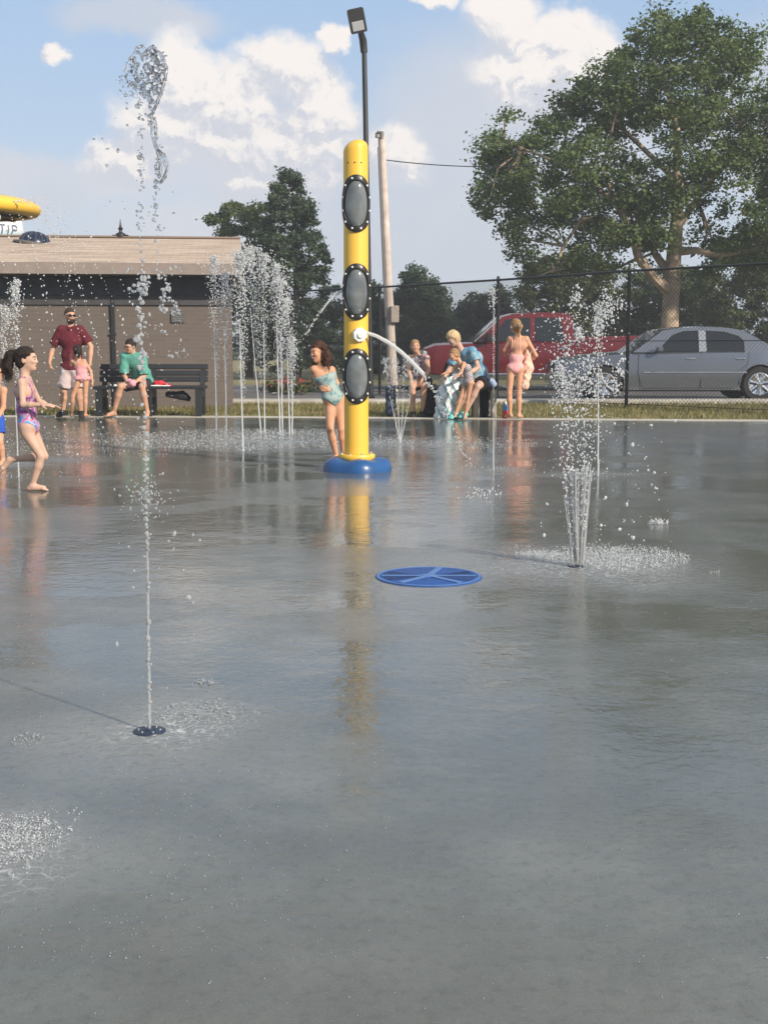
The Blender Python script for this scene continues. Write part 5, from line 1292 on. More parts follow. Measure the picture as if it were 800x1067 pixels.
# ---- silver grey sedan
sx0 = (578 - 400) / F * 24.62
sed = empty('parked_sedan', (sx0, 24.62, 0), 'silver grey four-door sedan with chrome wheels parked behind the fence at the right', 'car')
WS = 1.88
st = [(0, .36, .60, .62, .66), (.05, .27, .74, .76, .80), (.22, .22, .82, .87, .88), (.60, .20, .875, .93, .93), (1.2, .20, .92, .985, .94), (1.7, .20, .955, 1.0, .94), (3.0, .20, .985, 1.02, .94), (4.0, .20, 1.0, 1.04, .94), (4.5, .24, 1.01, 1.06, .92), (4.9, .32, .985, 1.04, .87), (5.0, .42, .93, .98, .80)]
car_body(sed, st, [(.95, .345, .385), (4.0, .345, .385)], WS, M['sedan'])
cab, ywin = greenhouse(sed, (1.50, 4.45), [(2.12, 1.395), (2.45, 1.44), (3.0, 1.465), (3.45, 1.44), (3.72, 1.39)], WS, .90, .66, M['sedan'], .965)
for s_ in (-1, 1):
    for x in (.95, 4.0): wheel(sed, x, .115 if s_ < 0 else WS - .115, .345, .22, s_)
def panel(parent, name, poly, yf, side, m_, th=.006):
    vs = [(x, yf(z, side), z) for x, z in poly] + [(x, yf(z, side) + side * th, z) for x, z in poly]; n = len(poly)
    return make(name, vs, [tuple(range(n)), tuple(range(n, 2 * n))[::-1]] + [(i, i + n, (i + 1) % n + n, (i + 1) % n) for i in range(n)], m_, parent, smooth=False)
seam = mat('door_seam', (.012, .013, .015), .7)
def yb_sed(z, side): 
    k = (z - .2) / .78; return WS / 2 + side * (.94 * (1.0 if k < .55 else 1 - .015 * (k - .55) / .25 if k < .8 else .985 - .02 * (k - .8) / .16) + .002)
for s_ in (-1, 1):
    nw = dict(front=[(1.98, .985), (2.31, 1.30), (2.52, 1.375), (2.81, 1.385), (2.79, .985)], rear=[(2.96, .985), (2.97, 1.385), (3.32, 1.365), (3.60, 1.28), (3.69, 1.18), (3.69, .985)])
    for nm_, poly in nw.items():
        panel(sed, 'side_window', poly, ywin, s_, M['glass_dark'])
        ring = [(x, z) for x, z in poly] + [poly[0]]
        MB().tube([(x, ywin(z, s_) + s_ * .006, z) for x, z in ring], .009, 5).build('window_trim', M['chrome'] if False else M['black'], sed)
    panel(sed, 'pillar_trim', [(2.80, .985), (2.82, 1.39), (2.96, 1.39), (2.95, .985)], ywin, s_, mat('pillar_silver', (.30, .32, .36), .35, .5) if s_ < 0 else bpy.data.materials['pillar_silver'], .003)
    for poly in ([(1.62, .94), (1.60, .60), (1.68, .27)], [(2.84, .97), (2.84, .27)], [(3.78, .97), (3.74, .72), (3.60, .62)], [(1.68, .27), (3.5, .27)]):
        MB().tube([(x, yb_sed(z, s_) + s_ * .001, z) for x, z in poly], .006, 5).build('door_seam', seam, sed)
    MB().box((2.72, yb_sed(.58, s_) + s_ * .006, .575), (2.05, .02, .03), bev=.006).build('chrome_strip', M['chrome'], sed)
    for x in (2.64, 3.62): MB().box((x, yb_sed(.84, s_) + s_ * .018, .845), (.20, .03, .028), bev=.01).build('door_handle', M['chrome'], sed)
    mr = MB(); mr.box((1.99, WS / 2 + s_ * 1.03, 1.03), (.13, .17, .12), bev=.03); mr.build('side_mirror', M['sedan'], sed)
    MB().tube([(.95 + .395 * math.cos(a), yb_sed(.5, s_) - s_ * .004, .345 + .395 * math.sin(a)) for a in np.linspace(0, math.pi, 20)], .014, 6).build('arch_lip', M['sedan'], sed)
    MB().tube([(4.0 + .395 * math.cos(a), yb_sed(.5, s_) - s_ * .004, .345 + .395 * math.sin(a)) for a in np.linspace(0, math.pi, 20)], .014, 6).build('arch_lip', M['sedan'], sed)
    MB().box((.125, WS / 2 + s_ * .71, .66), (.20, .26, .15), Matrix.Rotation(R(-s_ * 22), 3, 'Z'), bev=.04).build('headlight', M['lamp_glass'], sed)
    MB().box((4.92, WS / 2 + s_ * .74, .78), (.14, .16, .22), bev=.03).build('tail_light', mat('tail_red', (.35, .01, .01), .2) if s_ < 0 else bpy.data.materials['tail_red'], sed)
y0 = WS / 2
make('windscreen', [(1.53, y0 - .84, .99), (1.53, y0 + .84, .99), (2.09, y0 + .63, 1.385), (2.09, y0 - .63, 1.385), (1.51, y0 - .84, .985), (1.51, y0 + .84, .985), (2.075, y0 + .63, 1.398), (2.075, y0 - .63, 1.398)], [(0, 1, 2, 3), (7, 6, 5, 4), (0, 4, 5, 1), (3, 2, 6, 7), (0, 3, 7, 4), (1, 5, 6, 2)], M['glass_dark'], sed, smooth=False)
make('rear_window', [(3.76, y0 - .63, 1.392), (3.76, y0 + .63, 1.392), (4.40, y0 + .80, 1.0), (4.40, y0 - .80, 1.0), (3.75, y0 - .63, 1.37), (3.75, y0 + .63, 1.37), (4.37, y0 + .80, .98), (4.37, y0 - .80, .98)], [(0, 1, 2, 3), (7, 6, 5, 4), (0, 4, 5, 1), (3, 2, 6, 7), (0, 3, 7, 4), (1, 5, 6, 2)], M['glass_dark'], sed, smooth=False)
gr = MB().box((.02, y0, .66), (.05, .78, .26), bev=.02).build('grille', M['black'], sed)
mb = MB()
for k in range(7): mb.box((-.012, y0, .56 + k * .034), (.02, .74, .008))
mb.build('grille_bars', M['chrome'], gr)
MB().box((.06, y0, .40), (.14, 1.55, .16), bev=.04).build('bumper', M['sedan'], sed)
MB().box((2.5, y0, .24), (3.6, 1.55, .08)).build('underbody', M['rubber'], sed)

# ---- red pickup
YT = 30.6; sT = F / YT; tx0 = (440 - 400) / sT
trk = empty('pickup_truck', (tx0, YT, 0), 'dark red crew-cab pickup truck parked behind the seated group', 'pickup truck'); WT = 2.0
st = [(0, .50, .92, .95, .80), (.06, .42, 1.02, 1.06, .92), (.3, .38, 1.10, 1.16, .98), (1.3, .36, 1.15, 1.21, 1.0), (1.7, .36, 1.17, 1.22, 1.0), (3.7, .38, 1.18, 1.22, 1.0), (3.75, .40, 1.30, 1.31, 1.0), (5.5, .45, 1.34, 1.35, 1.0), (5.6, .5, 1.33, 1.34, .97)]
car_body(trk, st, [(.98, .42, .49), (4.55, .42, .49)], WT, M['red'])
cab, ywt = greenhouse(trk, (1.22, 3.72), [(1.92, 1.80), (2.15, 1.86), (3.0, 1.90), (3.50, 1.88), (3.66, 1.80)], WT, .96, .74, M['red'], 1.17)
for s_ in (-1, 1):
    for x in (.98, 4.55): wheel(trk, x, .13 if s_ < 0 else WT - .13, .42, .26, s_, 6)
    for poly in ([(1.62, 1.21), (2.03, 1.73), (2.62, 1.78), (2.62, 1.21)], [(2.74, 1.21), (2.74, 1.78), (3.36, 1.76), (3.46, 1.21)]):
        panel(trk, 'side_window', poly, ywt, s_, M['glass_dark'])
    for poly in ([(1.55, 1.15), (1.52, .42)], [(2.68, 1.17), (2.68, .42)], [(3.6, 1.17), (3.56, .42)], [(3.76, 1.28), (3.76, .45)]):
        MB().tube([(x, WT / 2 + s_ * (1.0 if .5 < z < 1.0 else .985), z) for x, z in poly], .008, 5).build('door_seam', seam, trk)
    for x in (2.48, 3.40): MB().box((x, WT / 2 + s_ * 1.005, 1.02), (.18, .04, .04), bev=.01).build('door_handle', M['chrome'], trk)
    MB().box((2.62, WT / 2 + s_ * .98, .40), (2.5, .16, .06), bev=.02).build('running_board', M['chrome'], trk)
    MB().box((1.58, WT / 2 + s_ * 1.10, 1.30), (.12, .22, .22), bev=.03).build('side_mirror', M['black'], trk)
    MB().box((.06, WT / 2 + s_ * .78, .86), (.14, .28, .22), bev=.03).build('headlight', M['lamp_glass'], trk)
    # painted highlight: pale grey tube stands for light catching the windscreen pillar
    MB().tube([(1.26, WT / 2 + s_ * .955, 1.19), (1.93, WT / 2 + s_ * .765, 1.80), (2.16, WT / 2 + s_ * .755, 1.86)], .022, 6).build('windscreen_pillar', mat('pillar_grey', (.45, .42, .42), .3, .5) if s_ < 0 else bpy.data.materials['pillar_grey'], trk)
y0 = WT / 2
make('windscreen', [(1.25, y0 - .90, 1.2), (1.25, y0 + .90, 1.2), (1.90, y0 + .70, 1.80), (1.90, y0 - .70, 1.80), (1.23, y0 - .90, 1.2), (1.23, y0 + .90, 1.2), (1.885, y0 + .70, 1.81), (1.885, y0 - .70, 1.81)], [(0, 1, 2, 3), (7, 6, 5, 4), (0, 4, 5, 1), (3, 2, 6, 7), (0, 3, 7, 4), (1, 5, 6, 2)], M['glass_dark'], trk, smooth=False)
MB().box((-.02, y0, .82), (.06, 1.1, .34), bev=.02).build('grille', M['chrome'], trk)
MB().box((-.03, y0, .52), (.18, 1.9, .18), bev=.04).build('front_bumper', M['chrome'], trk)
MB().box((5.64, y0, .55), (.14, 1.9, .16), bev=.03).build('rear_bumper', M['chrome'], trk)
MB().box((2.8, y0, .42), (4.6, 1.5, .12)).build('underbody', M['rubber'], trk)
# ================================================================== water
ICO_V = None
def ico(sub):
    import bmesh
    bm = bmesh.new(); bmesh.ops.create_icosphere(bm, subdivisions=sub, radius=1.0)
    v = np.array([list(x.co) for x in bm.verts]); f = np.array([[l.index for l in x.verts] for x in bm.faces]); bm.free(); return v, f
ICO = {1: ico(1), 2: ico(2)}
def drops(pts, rad, rng, sub=1, stretch=1.4, wob=.25):
    """many separate beads of water, each slightly misshapen"""
    V0, F0 = ICO[sub]; n = len(pts); k = len(V0)
    sc = rad[:, None] * rng.uniform(.55, 1.25, (n, 3)); sc[:, 2] *= rng.uniform(.7, stretch, n)
    w_ = 0
    for q in range(3):                     # smooth lumps so that no bead is a ball
        fr = rng.normal(0, 1.5 + q * .6, (n, 3)); w_ = w_ + np.sin(V0 @ fr.T + rng.uniform(0, 6.28, n)[None]).T * (.5 ** q)
    W_ = V0[None] * (1 + (wob + .18) * w_[..., None] * .6)
    a = rng.uniform(0, 2 * np.pi, n); tl = rng.normal(0, .35, n)
    P = W_ * sc[:, None]
    x = P[..., 0] * np.cos(tl)[:, None] + P[..., 2] * np.sin(tl)[:, None]; z = -P[..., 0] * np.sin(tl)[:, None] + P[..., 2] * np.cos(tl)[:, None]
    P = np.stack([x * np.cos(a)[:, None] - P[..., 1] * np.sin(a)[:, None], x * np.sin(a)[:, None] + P[..., 1] * np.cos(a)[:, None], z], -1) + np.asarray(pts)[:, None]
    return P.reshape(-1, 3), (F0[None] + (np.arange(n) * k)[:, None, None]).reshape(-1, 3)
def stream(path, rad, rng, n=8, wob=.25):
    mb = MB(); pts = [Vector(p) for p in path]; N_ = len(pts)
    rr = [(rad[0] + (rad[1] - rad[0]) * i / (N_ - 1)) * (1 + wob * rng.normal() * (i / N_)) for i in range(N_)]
    mb.tube(pts, [max(.001, r) for r in rr], n); return mb
def jet(name, loc, label, streams, drp, m_, group=None, wob=.25, mdrop=None, sub=1, stretch=1.5, cat='water jet'):
    """loc: world base; streams: list of (path, (r0, r1)); drp: (points, radii), all relative to loc"""
    rng = np.random.default_rng(abs(hash(name)) % 1 + len(label)); o = empty(name, loc, label, cat, group)
    for p, r in streams: stream(p, r, rng, wob=wob).build('stream', m_, o)
    if drp is not None and len(drp[0]):
        v, f = drops(np.asarray(drp[0]), np.asarray(drp[1]), rng, sub, stretch)
        d = make('droplets', v, f, mdrop or m_, o); tag(d, kind='stuff')
    return o
rng = np.random.default_rng(77)

# ---- tall single jet in the foreground
g = gnd(156, 762); s1 = F / g.y
def L1(px, py, dy=0.0): return np.array(at(px, py, g.y + dy)) - np.array(g)
path = [L1(156 - (762 - y) * .012 + rng.normal(0, .25), y) for y in np.arange(760, 556, -5)]
st_ = [(path, (.0045, .0035))]
pts = []; rad = []
def add(px, py, r, n=1, sx=0, sy=0, sd=.02):
    for _ in range(n):
        pts.append(L1(px + rng.normal(0, sx), py + rng.normal(0, sy), rng.normal(0, sd))); rad.append(abs(r * rng.uniform(.45, 1.05)))
for y in np.arange(756, 556, -4.2): add(156 - (762 - y) * .012, y, .0055, 1, .9, 1.5, .002)
for y in np.arange(556, 430, -5.5): add(153 - (560 - y) * .012, y, .0075, 1, 1.0, 1.5, .003)
for y in np.arange(430, 385, -9): add(151, y, .006, 1, 1.5, 2)
# splash burst
for _ in range(170):
    a = rng.uniform(0, 2 * np.pi); rr = abs(rng.normal(0, 15)); add(152 + rr * math.cos(a) * 1.15, 517 + rr * math.sin(a) * 1.1, .0034)
for px, py, r in ((182, 556, .009), (201, 557, .009), (208, 563, .005), (176, 564, .005), (181, 572, .006), (166, 592, .003), (191, 594, .004), (197, 622, .007), (201, 628, .006), (184, 657, .004), (202, 661, .006), (122, 671, .005), (174, 717, .004), (134, 570, .006), (124, 566, .004), (140, 595, .004), (139, 612, .004)): add(px, py, r)
# white blobs against the building
for y in np.arange(384, 284, -3.2): add(148 + 2.0 * math.sin(y * .21) + 1.5 * math.sin(y * .6), y, .0080 * (.7 + .5 * abs(math.sin(y * .13))), 1, 1.3, 1.2)
for y in np.arange(384, 290, -6): add(148 + 2.5 * math.sin(y * .21), y, .006, 1, 4, 3)
for px, py, r in ((147, 292, .010), (138, 299, .011), (155, 297, .010), (169, 287, .008), (174, 291, .007), (172, 300, .011), (176, 308, .008), (180, 316, .007), (171, 306, .008), (169, 314, .010), (170, 321, .011), (182, 322, .010), (184, 325, .009), (168, 286, .006), (136, 280, .006), (171, 341, .009), (161, 342, .004), (185, 338, .004), (178, 374, .006), (186, 368, .006), (190, 365, .005), (178, 279, .007), (187, 282, .006)): add(px, py, r * .60, 6, 2.2, 3.6)
for y in np.arange(286, 240, -4.5): add(147.5, y, .0055, 1, 1.2, 1.2); add(164, y, .0045, 1, 1.6, 1.5)
white_p, white_r = list(pts), list(rad)
o1 = jet('water_jet', g, 'tall thin nearest jet rising from the dark nozzle to a glassy crown', st_, (white_p, white_r), M['water_mid'], sub=2, mdrop=M['water_mid'])
# glassy part against the sky: beads, strand and crown film
pts, rad = [], []
for py, r in ((238, .006), (232, .007), (226, .006), (219, .008), (213, .006), (195, .009), (187, .007), (181, .010), (176, .009), (170, .006), (163, .012), (157, .009), (141, .011), (136, .008), (123, .012), (120, .008), (110, .011), (107, .008)): add(146.5, py, r * .5, 4, 2.4, 1.6)
for py in np.arange(240, 196, -4.0): add(165 + 5 * math.sin(py * .08), py, .0045, 2, 3, 2)
for y in np.arange(196, 118, -2.6): add(158 + (y - 118) * .13 + 4 * math.sin(y * .09), y, .006, 1, 1.5, 1.0)
for px, py, r in ((98, 145, .004), (107, 145, .005), (112, 155, .005), (123, 157, .005), (112, 173, .009), (118, 172, .004), (120, 123, .003), (133, 130, .003), (168, 172, .004), (180, 200, .003), (181, 222, .004), (155, 225, .003), (128, 210, .002), (115, 210, .002), (110, 215, .002), (130, 218, .002)): add(px, py, r)
for _ in range(120): add(126 + 26 * rng.random(), 78 + 24 * rng.random(), .0028, 1, 3, 4)
v, f = drops(np.array(pts), np.array(rad), rng, 2, 1.3, .5)
tag(make('glassy_droplets', v, f, M['water_clear'], o1), kind='stuff')
# crown: a torn film of water, edge ropes and web
n_ = 30; vs = []; fs = []
poly = [(143, 50), (148, 48), (154, 52), (160, 48), (165, 54), (171, 62), (174, 72), (172, 84), (168, 96), (164, 108), (160, 118), (157, 112), (153, 100), (146, 96), (138, 94), (132, 88), (130, 76), (136, 62)]
ox = np.arange(126, 178, 1.25); oy = np.arange(46, 120, 1.25)
PX, PY = np.meshgrid(ox, oy, indexing='ij')
ins = inpoly(PX.ravel(), PY.ravel(), poly).reshape(PX.shape)
hole = (np.sin(PX * .83 + 2 * np.sin(PY * .31)) * np.sin(PY * .71 + 1.5 * np.sin(PX * .27)) + .35 * np.sin(PX * 1.9) * np.sin(PY * 1.7)); film = ins & ((hole < .12) | (PX > 156) & (hole < .5))
gi = -np.ones(PX.shape, int); cnt_ = 0
for i in range(PX.shape[0]):
    for k in range(PX.shape[1]):
        gi[i, k] = len(vs); dy = .035 * math.sin(PX[i, k] * .17 + 1) + .012 * math.sin(PY[i, k] * .55 + PX[i, k] * .4) + .006 * rng.normal(); vs.append(L1(PX[i, k] + rng.normal(0, .15), PY[i, k] + rng.normal(0, .15), dy))
for i in range(PX.shape[0] - 1):
    for k in range(PX.shape[1] - 1):
        if film[i, k] and film[i + 1, k] and film[i, k + 1] and film[i + 1, k + 1]: fs.append((gi[i, k], gi[i + 1, k], gi[i + 1, k + 1], gi[i, k + 1]))
used = sorted(set(a_ for q in fs for a_ in q)); rem = {a_: i for i, a_ in enumerate(used)}
nv = [vs[a_] for a_ in used]; nf = [tuple(rem[a_] for a_ in q) for q in fs]
fo = make('crown_film', nv, nf, M['water_clear'], o1)
md = fo.modifiers.new('thick', 'SOLIDIFY'); md.thickness = .0045
rp = MB()
for a_ in range(len(poly)):
    if a_ in (13, 14, 15): continue
    p_, q_ = poly[a_], poly[(a_ + 1) % len(poly)]; rp.tube([L1(p_[0] + (q_[0] - p_[0]) * k + rng.normal(0, .4), p_[1] + (q_[1] - p_[1]) * k + rng.normal(0, .4), .035 * math.sin((p_[0] + (q_[0] - p_[0]) * k) * .17 + 1)) for k in (0, .33, .66, 1)], [.004 * rng.uniform(.6, 1.4) for _ in range(4)], 6)
for _ in range(46):
    x, y = rng.uniform(128, 170), rng.uniform(56, 98)
    if inpoly(np.array([x]), np.array([y]), poly)[0]:
        a = rng.uniform(0, 6.28); ln = rng.uniform(3, 8); rp.tube([L1(x, y, .02), L1(x + ln * .5 * math.cos(a) + 1, y + ln * .5 * math.sin(a), .025), L1(x + ln * math.cos(a), y + ln * math.sin(a), .02)], [.002, .0028, .0015], 5)
for (pts_) in ([(158, 118), (160, 128), (159, 140), (162, 152), (166, 160), (171, 168), (173, 178), (170, 186), (167, 192)], [(161, 122), (163, 134), (162, 146), (165, 156), (170, 162)], [(170, 160), (175, 172), (172, 184), (168, 190)], [(165, 158), (168, 172), (167, 186)]):
    rp.tube([L1(x + rng.normal(0, .5), y, .01 * rng.normal()) for x, y in pts_], [.0045 * rng.uniform(.5, 1.5) for _ in pts_], 6)
rp.build('crown_strands', M['water_clear'], o1)

# ---- fan of jets at the right
g = gnd(600, 590); G0 = np.array(g)
def L2(px, py, dy=0.0): return np.array(at(px, py, g.y + dy)) - G0
st_ = []; pts, rad = [], []
def add2(L, px, py, r, n=1, sx=0, sy=0, sd=.03):
    for _ in range(n): pts.append(L(px + rng.normal(0, sx), py + rng.normal(0, sy), rng.normal(0, sd))); rad.append(abs(r * rng.uniform(.3, 1.05)))
for (bx, tx, ty, dy) in [(b_ + rng.normal(0, .8), t_ + rng.normal(0, 1.6), ty_ + rng.uniform(-22, 14), d_ + rng.normal(0, .02)) for (b_, t_, ty_, d_) in ((596.5, 589, 505, 0), (598.5, 596, 495, .06), (601, 601, 500, -.05), (603.5, 609, 492, .03), (605, 613, 505, -.02)) for _q in range(3)]:
    st_.append(([L2(bx + (tx - bx) * k, 589 + (ty - 589) * k, dy * k) for k in np.linspace(0, 1, 22)], (.0060, .0028)))
for (x0, x1, y1) in ((589, 574, 395), (596, 592, 330), (601, 604, 300), (609, 622, 325), (613, 632, 360), (593, 583, 350), (606, 614, 380)):
    for k in np.linspace(0, 1, 34):
        y = 510 + (y1 - 510) * k; add2(L2, x0 + (x1 - x0) * k ** 1.3, y, .0055 + .003 * k, 1, 1 + 2.2 * k, 3, .03 + .03 * k)
for _ in range(420): y = 588 - 100 * rng.random() ** .6; k = (588 - y) / 95; add2(L2, 600.5 + (rng.integers(-2, 3) * (2.0 + 4.2 * k)) + rng.normal(0, 1.0), y, .0055)
for _ in range(900):
    k = rng.random(); y = 500 - 190 * k; add2(L2, 602 + rng.normal(0, 9 + 16 * k), y, .0055)
for (cx, cy, n_, s_) in ((600, 310, 9, 3), (603, 350, 10, 3), (630, 312, 10, 4), (637, 320, 8, 4), (632, 330, 10, 4), (645, 315, 6, 3), (602, 345, 8, 3), (622, 345, 10, 4), (590, 360, 6, 3), (584, 395, 16, 5), (588, 408, 14, 5), (600, 400, 16, 6), (612, 395, 12, 5), (640, 403, 14, 4), (578, 385, 8, 4), (625, 410, 10, 5), (645, 385, 8, 4), (588, 400, 12, 6)):
    for _ in range(n_ * 6): add2(L2, cx, cy, .0056, 1, s_ * .9, s_ * 1.8)
for _ in range(70): add2(L2, rng.uniform(560, 700), rng.uniform(440, 580), .0055)
for px, py in ((660, 463), (678, 445), (700, 437), (672, 478), (676, 488), (682, 492), (684, 510), (653, 525), (658, 560), (655, 561), (570, 524), (564, 546), (568, 558), (651, 541), (632, 519), (645, 552), (623, 551)): add2(L2, px, py, .009, 2, 1.2, 1.5)
p2_, r2_ = list(pts), list(rad)
jet('water_jet', g, 'wide spray fan of five white jets at the right in front of the silver sedan', st_, (p2_, r2_), M['water_mid'], mdrop=M['water_white'], sub=1)

# ---- background jets
def spout(px, py, top, label, group, r0=.006, spread=.05, dens=90, fan=1, fanw=0, foam=.012, name='water_jet', mm='water_white', lean=0, solidk=.45):
    g = gnd(px, py); G0 = np.array(g); L = lambda x, y, dy=0.0: np.array(at(x, y, g.y + dy)) - G0
    sts = []; P_ = []; R_ = []
    for i in range(fan):
        dxp = 0 if fan == 1 else (i / (fan - 1) - .5) * fanw
        hh_ = py - top
        sts.append(([L(px + (dxp + lean) * k + rng.normal(0, .12), py - hh_ * solidk * k / 1.0, 0) for k in np.linspace(0, 1, 12)], (r0, r0 * .35)))
        for _ in range(int(dens * 5.0)):
            k = rng.random() ** .75; y = py - hh_ * (min(solidk, .45) * .6 + (1 - min(solidk, .45) * .6) * k)
            sp = spread * (.15 + k) * g.y / 12
            q = L(px + dxp * (.3 + k) * 1.2 + lean * k, y, 0); P_.append(q + np.array([rng.normal(0, sp), rng.normal(0, sp), rng.normal(0, .03)])); R_.append(foam * rng.uniform(.18, .62) * (.5 + .5 * k))
        for _ in range(int(dens * .5)):
            k = rng.random(); q0 = L(px + dxp * 1.4 + lean + rng.normal(0, 2.0), top + abs(rng.normal(0, 11)), 0); r0_ = foam * rng.uniform(.4, 1.0); q1 = np.array([rng.normal(0, .35), rng.normal(0, .35), -1.0])
            for c_ in range(rng.integers(2, 7)): P_.append(q0 + q1 * r0_ * 1.0 * c_ + rng.normal(0, r0_ * .3, 3)); R_.append(r0_ * rng.uniform(.35, .95) * (1 - .08 * c_))
    for _ in range(int(dens * .5)):                               # low splash on the pad
        a = rng.uniform(0, 6.28); rr = abs(rng.normal(0, .28)); P_.append(np.array([rr * math.cos(a), rr * math.sin(a), abs(rng.normal(0, .02)) + .003])); R_.append(.0035)
    return jet(name, g, label, sts, (P_, R_), M[mm], group)
GA = 'tall white jets left of the yellow column'
lab = ['leftmost tall jet of the group, just right of the brick corner', 'second tall jet from the left, beside the brick corner', 'nearest and thickest tall jet of the group, third from the left',
       'tallest jet of the group, in front of the dark pointed tree', 'jet just right of the tallest one in the group', 'seventh jet seen from the brick corner, topped with foam', 'slim jet hugging the foam-topped one', 'shorter jet near the right end of the group', 'shortest jet at the right end, nearest the laughing girl']
for (px, py, tp_, dn, ln, sp_), l in zip([(226, 449, 266, 150, -3, .045), (236, 449, 284, 130, -2, .045), (253.5, 470, 262, 230, -4, .065), (272, 451, 256, 200, -11, .05), (276, 451, 264, 170, -1, .05), (292, 453, 274, 200, -4, .05), (294.5, 454, 290, 120, -2, .04), (302, 452, 310, 120, -3, .04), (304.5, 452, 350, 110, 0, .035)], lab):
    spout(px, py, tp_, l, GA, dens=dn, lean=ln, spread=sp_, foam=.017, r0=.009, solidk=.66)
spout(417, 462, 372, 'small white fan of jets between the yellow column and the seated adult', None, fan=4, fanw=22, dens=45, spread=.02, foam=.011, r0=.005, solidk=.55)
spout(514, 490, 300, 'single thin broken jet in front of the tan-legged bench', None, dens=80, spread=.006, foam=.010, r0=.005, solidk=.35, mm='water_white')
spout(623, 496, 318, 'single straight jet just right of the wide spray fan', None, dens=70, spread=.02, foam=.011, r0=.007, solidk=.65)
spout(20, 497, 292, 'foamy jet rising behind the running girl at the left', None, dens=110, spread=.03, foam=.014, r0=.006, lean=-4)
spout(3, 470, 318, 'short white jet at the left edge of the pad', None, dens=130, spread=.035, foam=.016, r0=.006, lean=2)

# ---- arcs from the yellow column
def arc(p0_, p1_, peak, n=30):
    return [Vector(p0_).lerp(Vector(p1_), k) + Vector((0, 0, 4 * peak * k * (1 - k))) for k in np.linspace(0, 1, n)]
Yc_ = COLG.y - .10
ctrl = [(380, 346), (392, 350), (405, 357), (418, 367), (430, 378), (441, 390)]
a0 = [at(x, y, Yc_ - .01 * i) for i, (x, y) in enumerate(ctrl)]
base = Vector(a0[0]); rel = [p - base for p in a0]
P_, R_ = [], []
arc2 = [(441, 390), (450, 404), (459, 420), (468, 440), (479, 462), (490, 486), (503, 514)]
for k in np.linspace(0, 1, 150):
    i = min(5, int(k * 6)); u = k * 6 - i; x = arc2[i][0] + (arc2[i + 1][0] - arc2[i][0]) * u; y = arc2[i][1] + (arc2[i + 1][1] - arc2[i][1]) * u
    p = at(x + rng.normal(0, 1.0 + 1.5 * k), y + rng.normal(0, 1.5), Yc_ - .06 - .05 * k) - base; P_.append(p); R_.append(.010 * rng.uniform(.4, 1.1) * (1 - .45 * k))
for _ in range(60): p = at(rng.normal(503, 10), rng.normal(515, 3), Yc_ - .3) - base; g_ = gnd(rng.normal(503, 12), rng.normal(516, 3)) - base; P_.append(g_ + Vector((0, 0, abs(rng.normal(0, .02))))); R_.append(.006)
jet('water_jet', base, 'arc of water shooting right from the white nozzle cap on the yellow column', [(rel, (.014, .020))], ([list(p) for p in P_], R_), M['water_white'], wob=.15)
ctrl = [(357, 303), (349, 308), (341, 316), (334, 326)]
a0 = [at(x, y, COLG.y) for x, y in ctrl]; base = Vector(a0[0]); P_, R_ = [], []
for k in np.linspace(0, 1, 70):
    x = 357 - 38 * k - 6 * k * k * 0; y = 303 + 15 * k + 32 * k * k; P_.append(list(at(x + rng.normal(0, .6), y + rng.normal(0, .8), COLG.y) - base)); R_.append(.0075 * rng.uniform(.5, 1.2))
jet('water_jet', base, 'thin arc of water falling left from the side of the yellow column', [([p - base for p in a0], (.006, .006))], (P_, R_), M['water_white'])

# ---- strings of drops falling from the yellow canopy
rgc, RR_, ringp_, off_ = RG
P_, R_ = [], []; sts = []
for i in range(34):
    a = -math.pi / 2 - 1.25 + 2.9 * i / 33 + rng.normal(0, .03)
    q0 = ringp_(RR_ + .02, a, -.04); vel = rng.uniform(.85, 1.25); dirn = Vector((math.cos(a), math.sin(a), 0))
    nn = 46
    for k in range(nn):
        tt = .74 * (k + rng.random() * .7) / nn; p = q0 + dirn * vel * tt - Vector((0, 0, 4.9 * tt * tt + .1 * tt))
        if p.z < .02 or tt < .13: continue
        P_.append(list(p + Vector((rng.normal(0, .008), rng.normal(0, .008), 0)))); R_.append(.0082 * rng.uniform(.5, 1.25))
for i in range(40):                                           # fast jets thrown out to the right
    pass
for (vx, vz, n_) in ((2.2, .9, 90), (2.0, .6, 90), (1.75, .5, 80), (1.5, .3, 70)):
    q0 = ringp_(RR_ + .02, -.35 - vx * .05, 0.0)
    for k in range(n_):
        tt = .86 * (k + rng.random()) / n_; p = q0 + Vector((vx * tt, -.5 * tt, vz * tt - 4.9 * tt * tt))
        if p.z > .02: P_.append(list(p + Vector((rng.normal(0, .012), rng.normal(0, .012), rng.normal(0, .01))))); R_.append(.0075 * rng.uniform(.45, 1.2))
v, f = drops(np.array(P_), np.array(R_), rng, 1, 1.6)
ro = make('falling_water', v, f, M['water_white']); ro.location = off_
tag(ro, 'curtain of falling water strings under the yellow canopy at the left', 'falling water', kind='stuff')

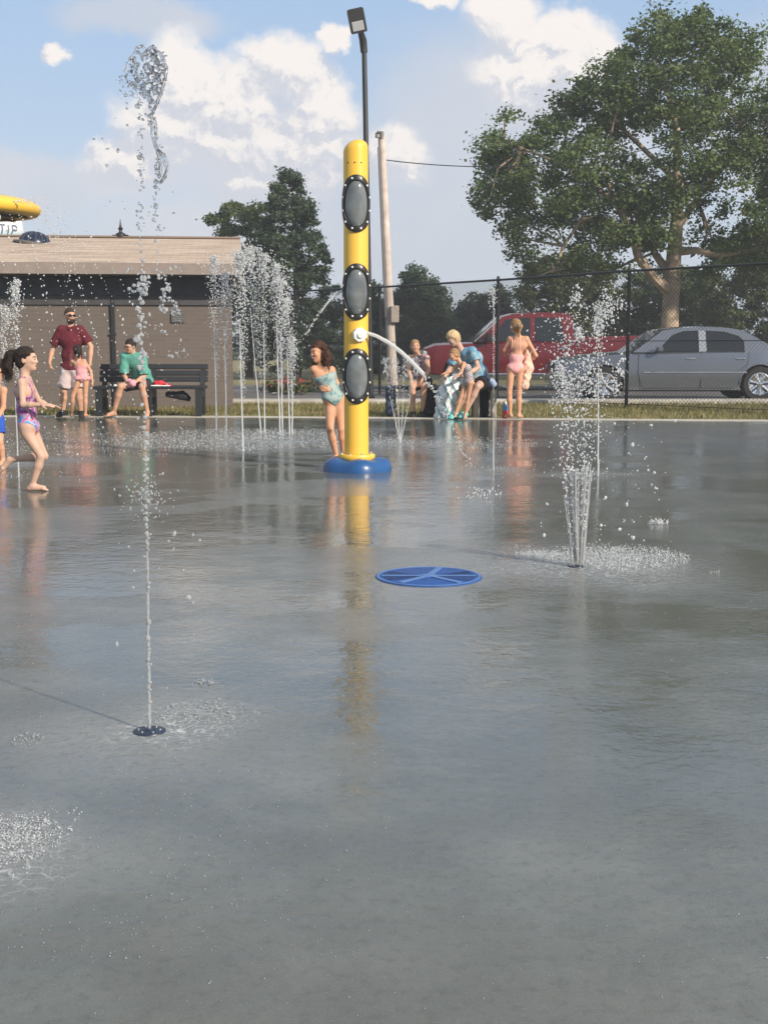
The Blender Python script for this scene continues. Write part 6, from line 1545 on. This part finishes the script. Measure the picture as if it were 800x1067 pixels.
# ---- splashes and beads on the pad
def splash(px, py, label, rx, n, r, h, m_='water_mid', seed=1, crown=0):
    rg_ = np.random.default_rng(seed); g = gnd(px, py); P_ = []; R_ = []
    for _ in range(n):
        a = rg_.uniform(0, 6.28); q = rg_.random() ** .6; rr = rx * q
        P_.append([rr * math.cos(a), rr * math.sin(a), abs(rg_.normal(0, h)) + .002]); R_.append(r * rg_.uniform(.35, 1.3))
    for c in range(crown):
        cx_, cy_ = rg_.normal(0, rx * .6), rg_.normal(0, rx * .6); cr_ = rg_.uniform(.015, .04)
        for i in range(12):
            a = 2 * math.pi * i / 12; zz = rg_.uniform(.005, .03)
            for z in np.arange(.001, zz * .5, .0035): P_.append([cx_ + cr_ * math.cos(a) * (1 + z * 20) + rg_.normal(0, .003), cy_ + cr_ * math.sin(a) * (1 + z * 20) + rg_.normal(0, .003), z]); R_.append(.0014 * rg_.uniform(.5, 1.6))
    v, f = drops(np.array(P_), np.array(R_), rg_, 1, 1.2); o = make('splash', v, f, M[m_], loc=g)
    return tag(o, label, 'splash', kind='stuff')
splash(-6, 878, 'burst of white splash landing at the lower left edge', .15, 1500, .0014, .005, 'water_white', 3, 20)
splash(214, 712, 'small splash crown beside the nearest jet', .03, 24, .004, .006, seed=4, crown=1)
splash(205, 745, 'ring of fine splashes around the nearest nozzle', .14, 150, .0028, .004, seed=5, crown=6)
splash(30, 770, 'faint splash crown left of the nearest nozzle', .04, 30, .003, .004, seed=6, crown=1)
splash(645, 582, 'broad white splash ring right of the fan jet base', .36, 2600, .0026, .012, 'water_white', 7, 26)
splash(560, 580, 'low white splash left of the fan jet base', .14, 600, .0025, .010, 'water_white', 8, 6)
splash(686, 546, 'separate splash crown right of the fan jet', .06, 130, .005, .014, 'water_white', 9, 3)
splash(262, 457, 'white foam spread under the tall jets', 1.7, 3000, .0042, .014, 'water_white', 10)
splash(60, 462, 'white foam spread behind the running girl', 2.2, 1600, .0042, .012, 'water_white', 11)
splash(470, 462, 'foam splashes between the small fan and the thin jet', 1.0, 700, .0042, .014, 'water_white', 12)
# beads scattered over the near pad
rg_ = np.random.default_rng(99); P_ = []; R_ = []
for _ in range(900):
    px = rg_.normal(170, 130); py = rg_.uniform(640, 1000) ; 
    if px > 470 or px < -20: continue
    g_ = gnd(px, py); P_.append([g_.x, g_.y, .001]); R_.append(.0013 * rg_.uniform(.4, 1.6))
for _ in range(260):
    g_ = gnd(rg_.uniform(0, 800), rg_.uniform(600, 1060)); P_.append([g_.x, g_.y, .001]); R_.append(.0012 * rg_.uniform(.5, 1.6))
v, f = drops(np.array(P_), np.array(R_), rg_, 1, 1.0)
tag(make('water_beads', v, f, M['water_mid']), 'fine water beads scattered over the near wet concrete', 'water beads', kind='stuff')

# ================================================================== air
m = bpy.data.materials.new('air'); m.use_nodes = True; m.node_tree.nodes.clear(); t = NT(m.node_tree)
pv = t.n.new('ShaderNodeVolumePrincipled'); pv.inputs['Color'].default_value = (.86, .92, 1, 1); pv.inputs['Density'].default_value = 0.0016; pv.inputs['Anisotropy'].default_value = 0.0
ou = t.n.new('ShaderNodeOutputMaterial'); t.l.new(pv.outputs[0], ou.inputs['Volume'])
hz = MB().box((0, 270, 13.5), (820, 680, 29)).build('haze', m, smooth=False); tag(hz, kind='stuff')
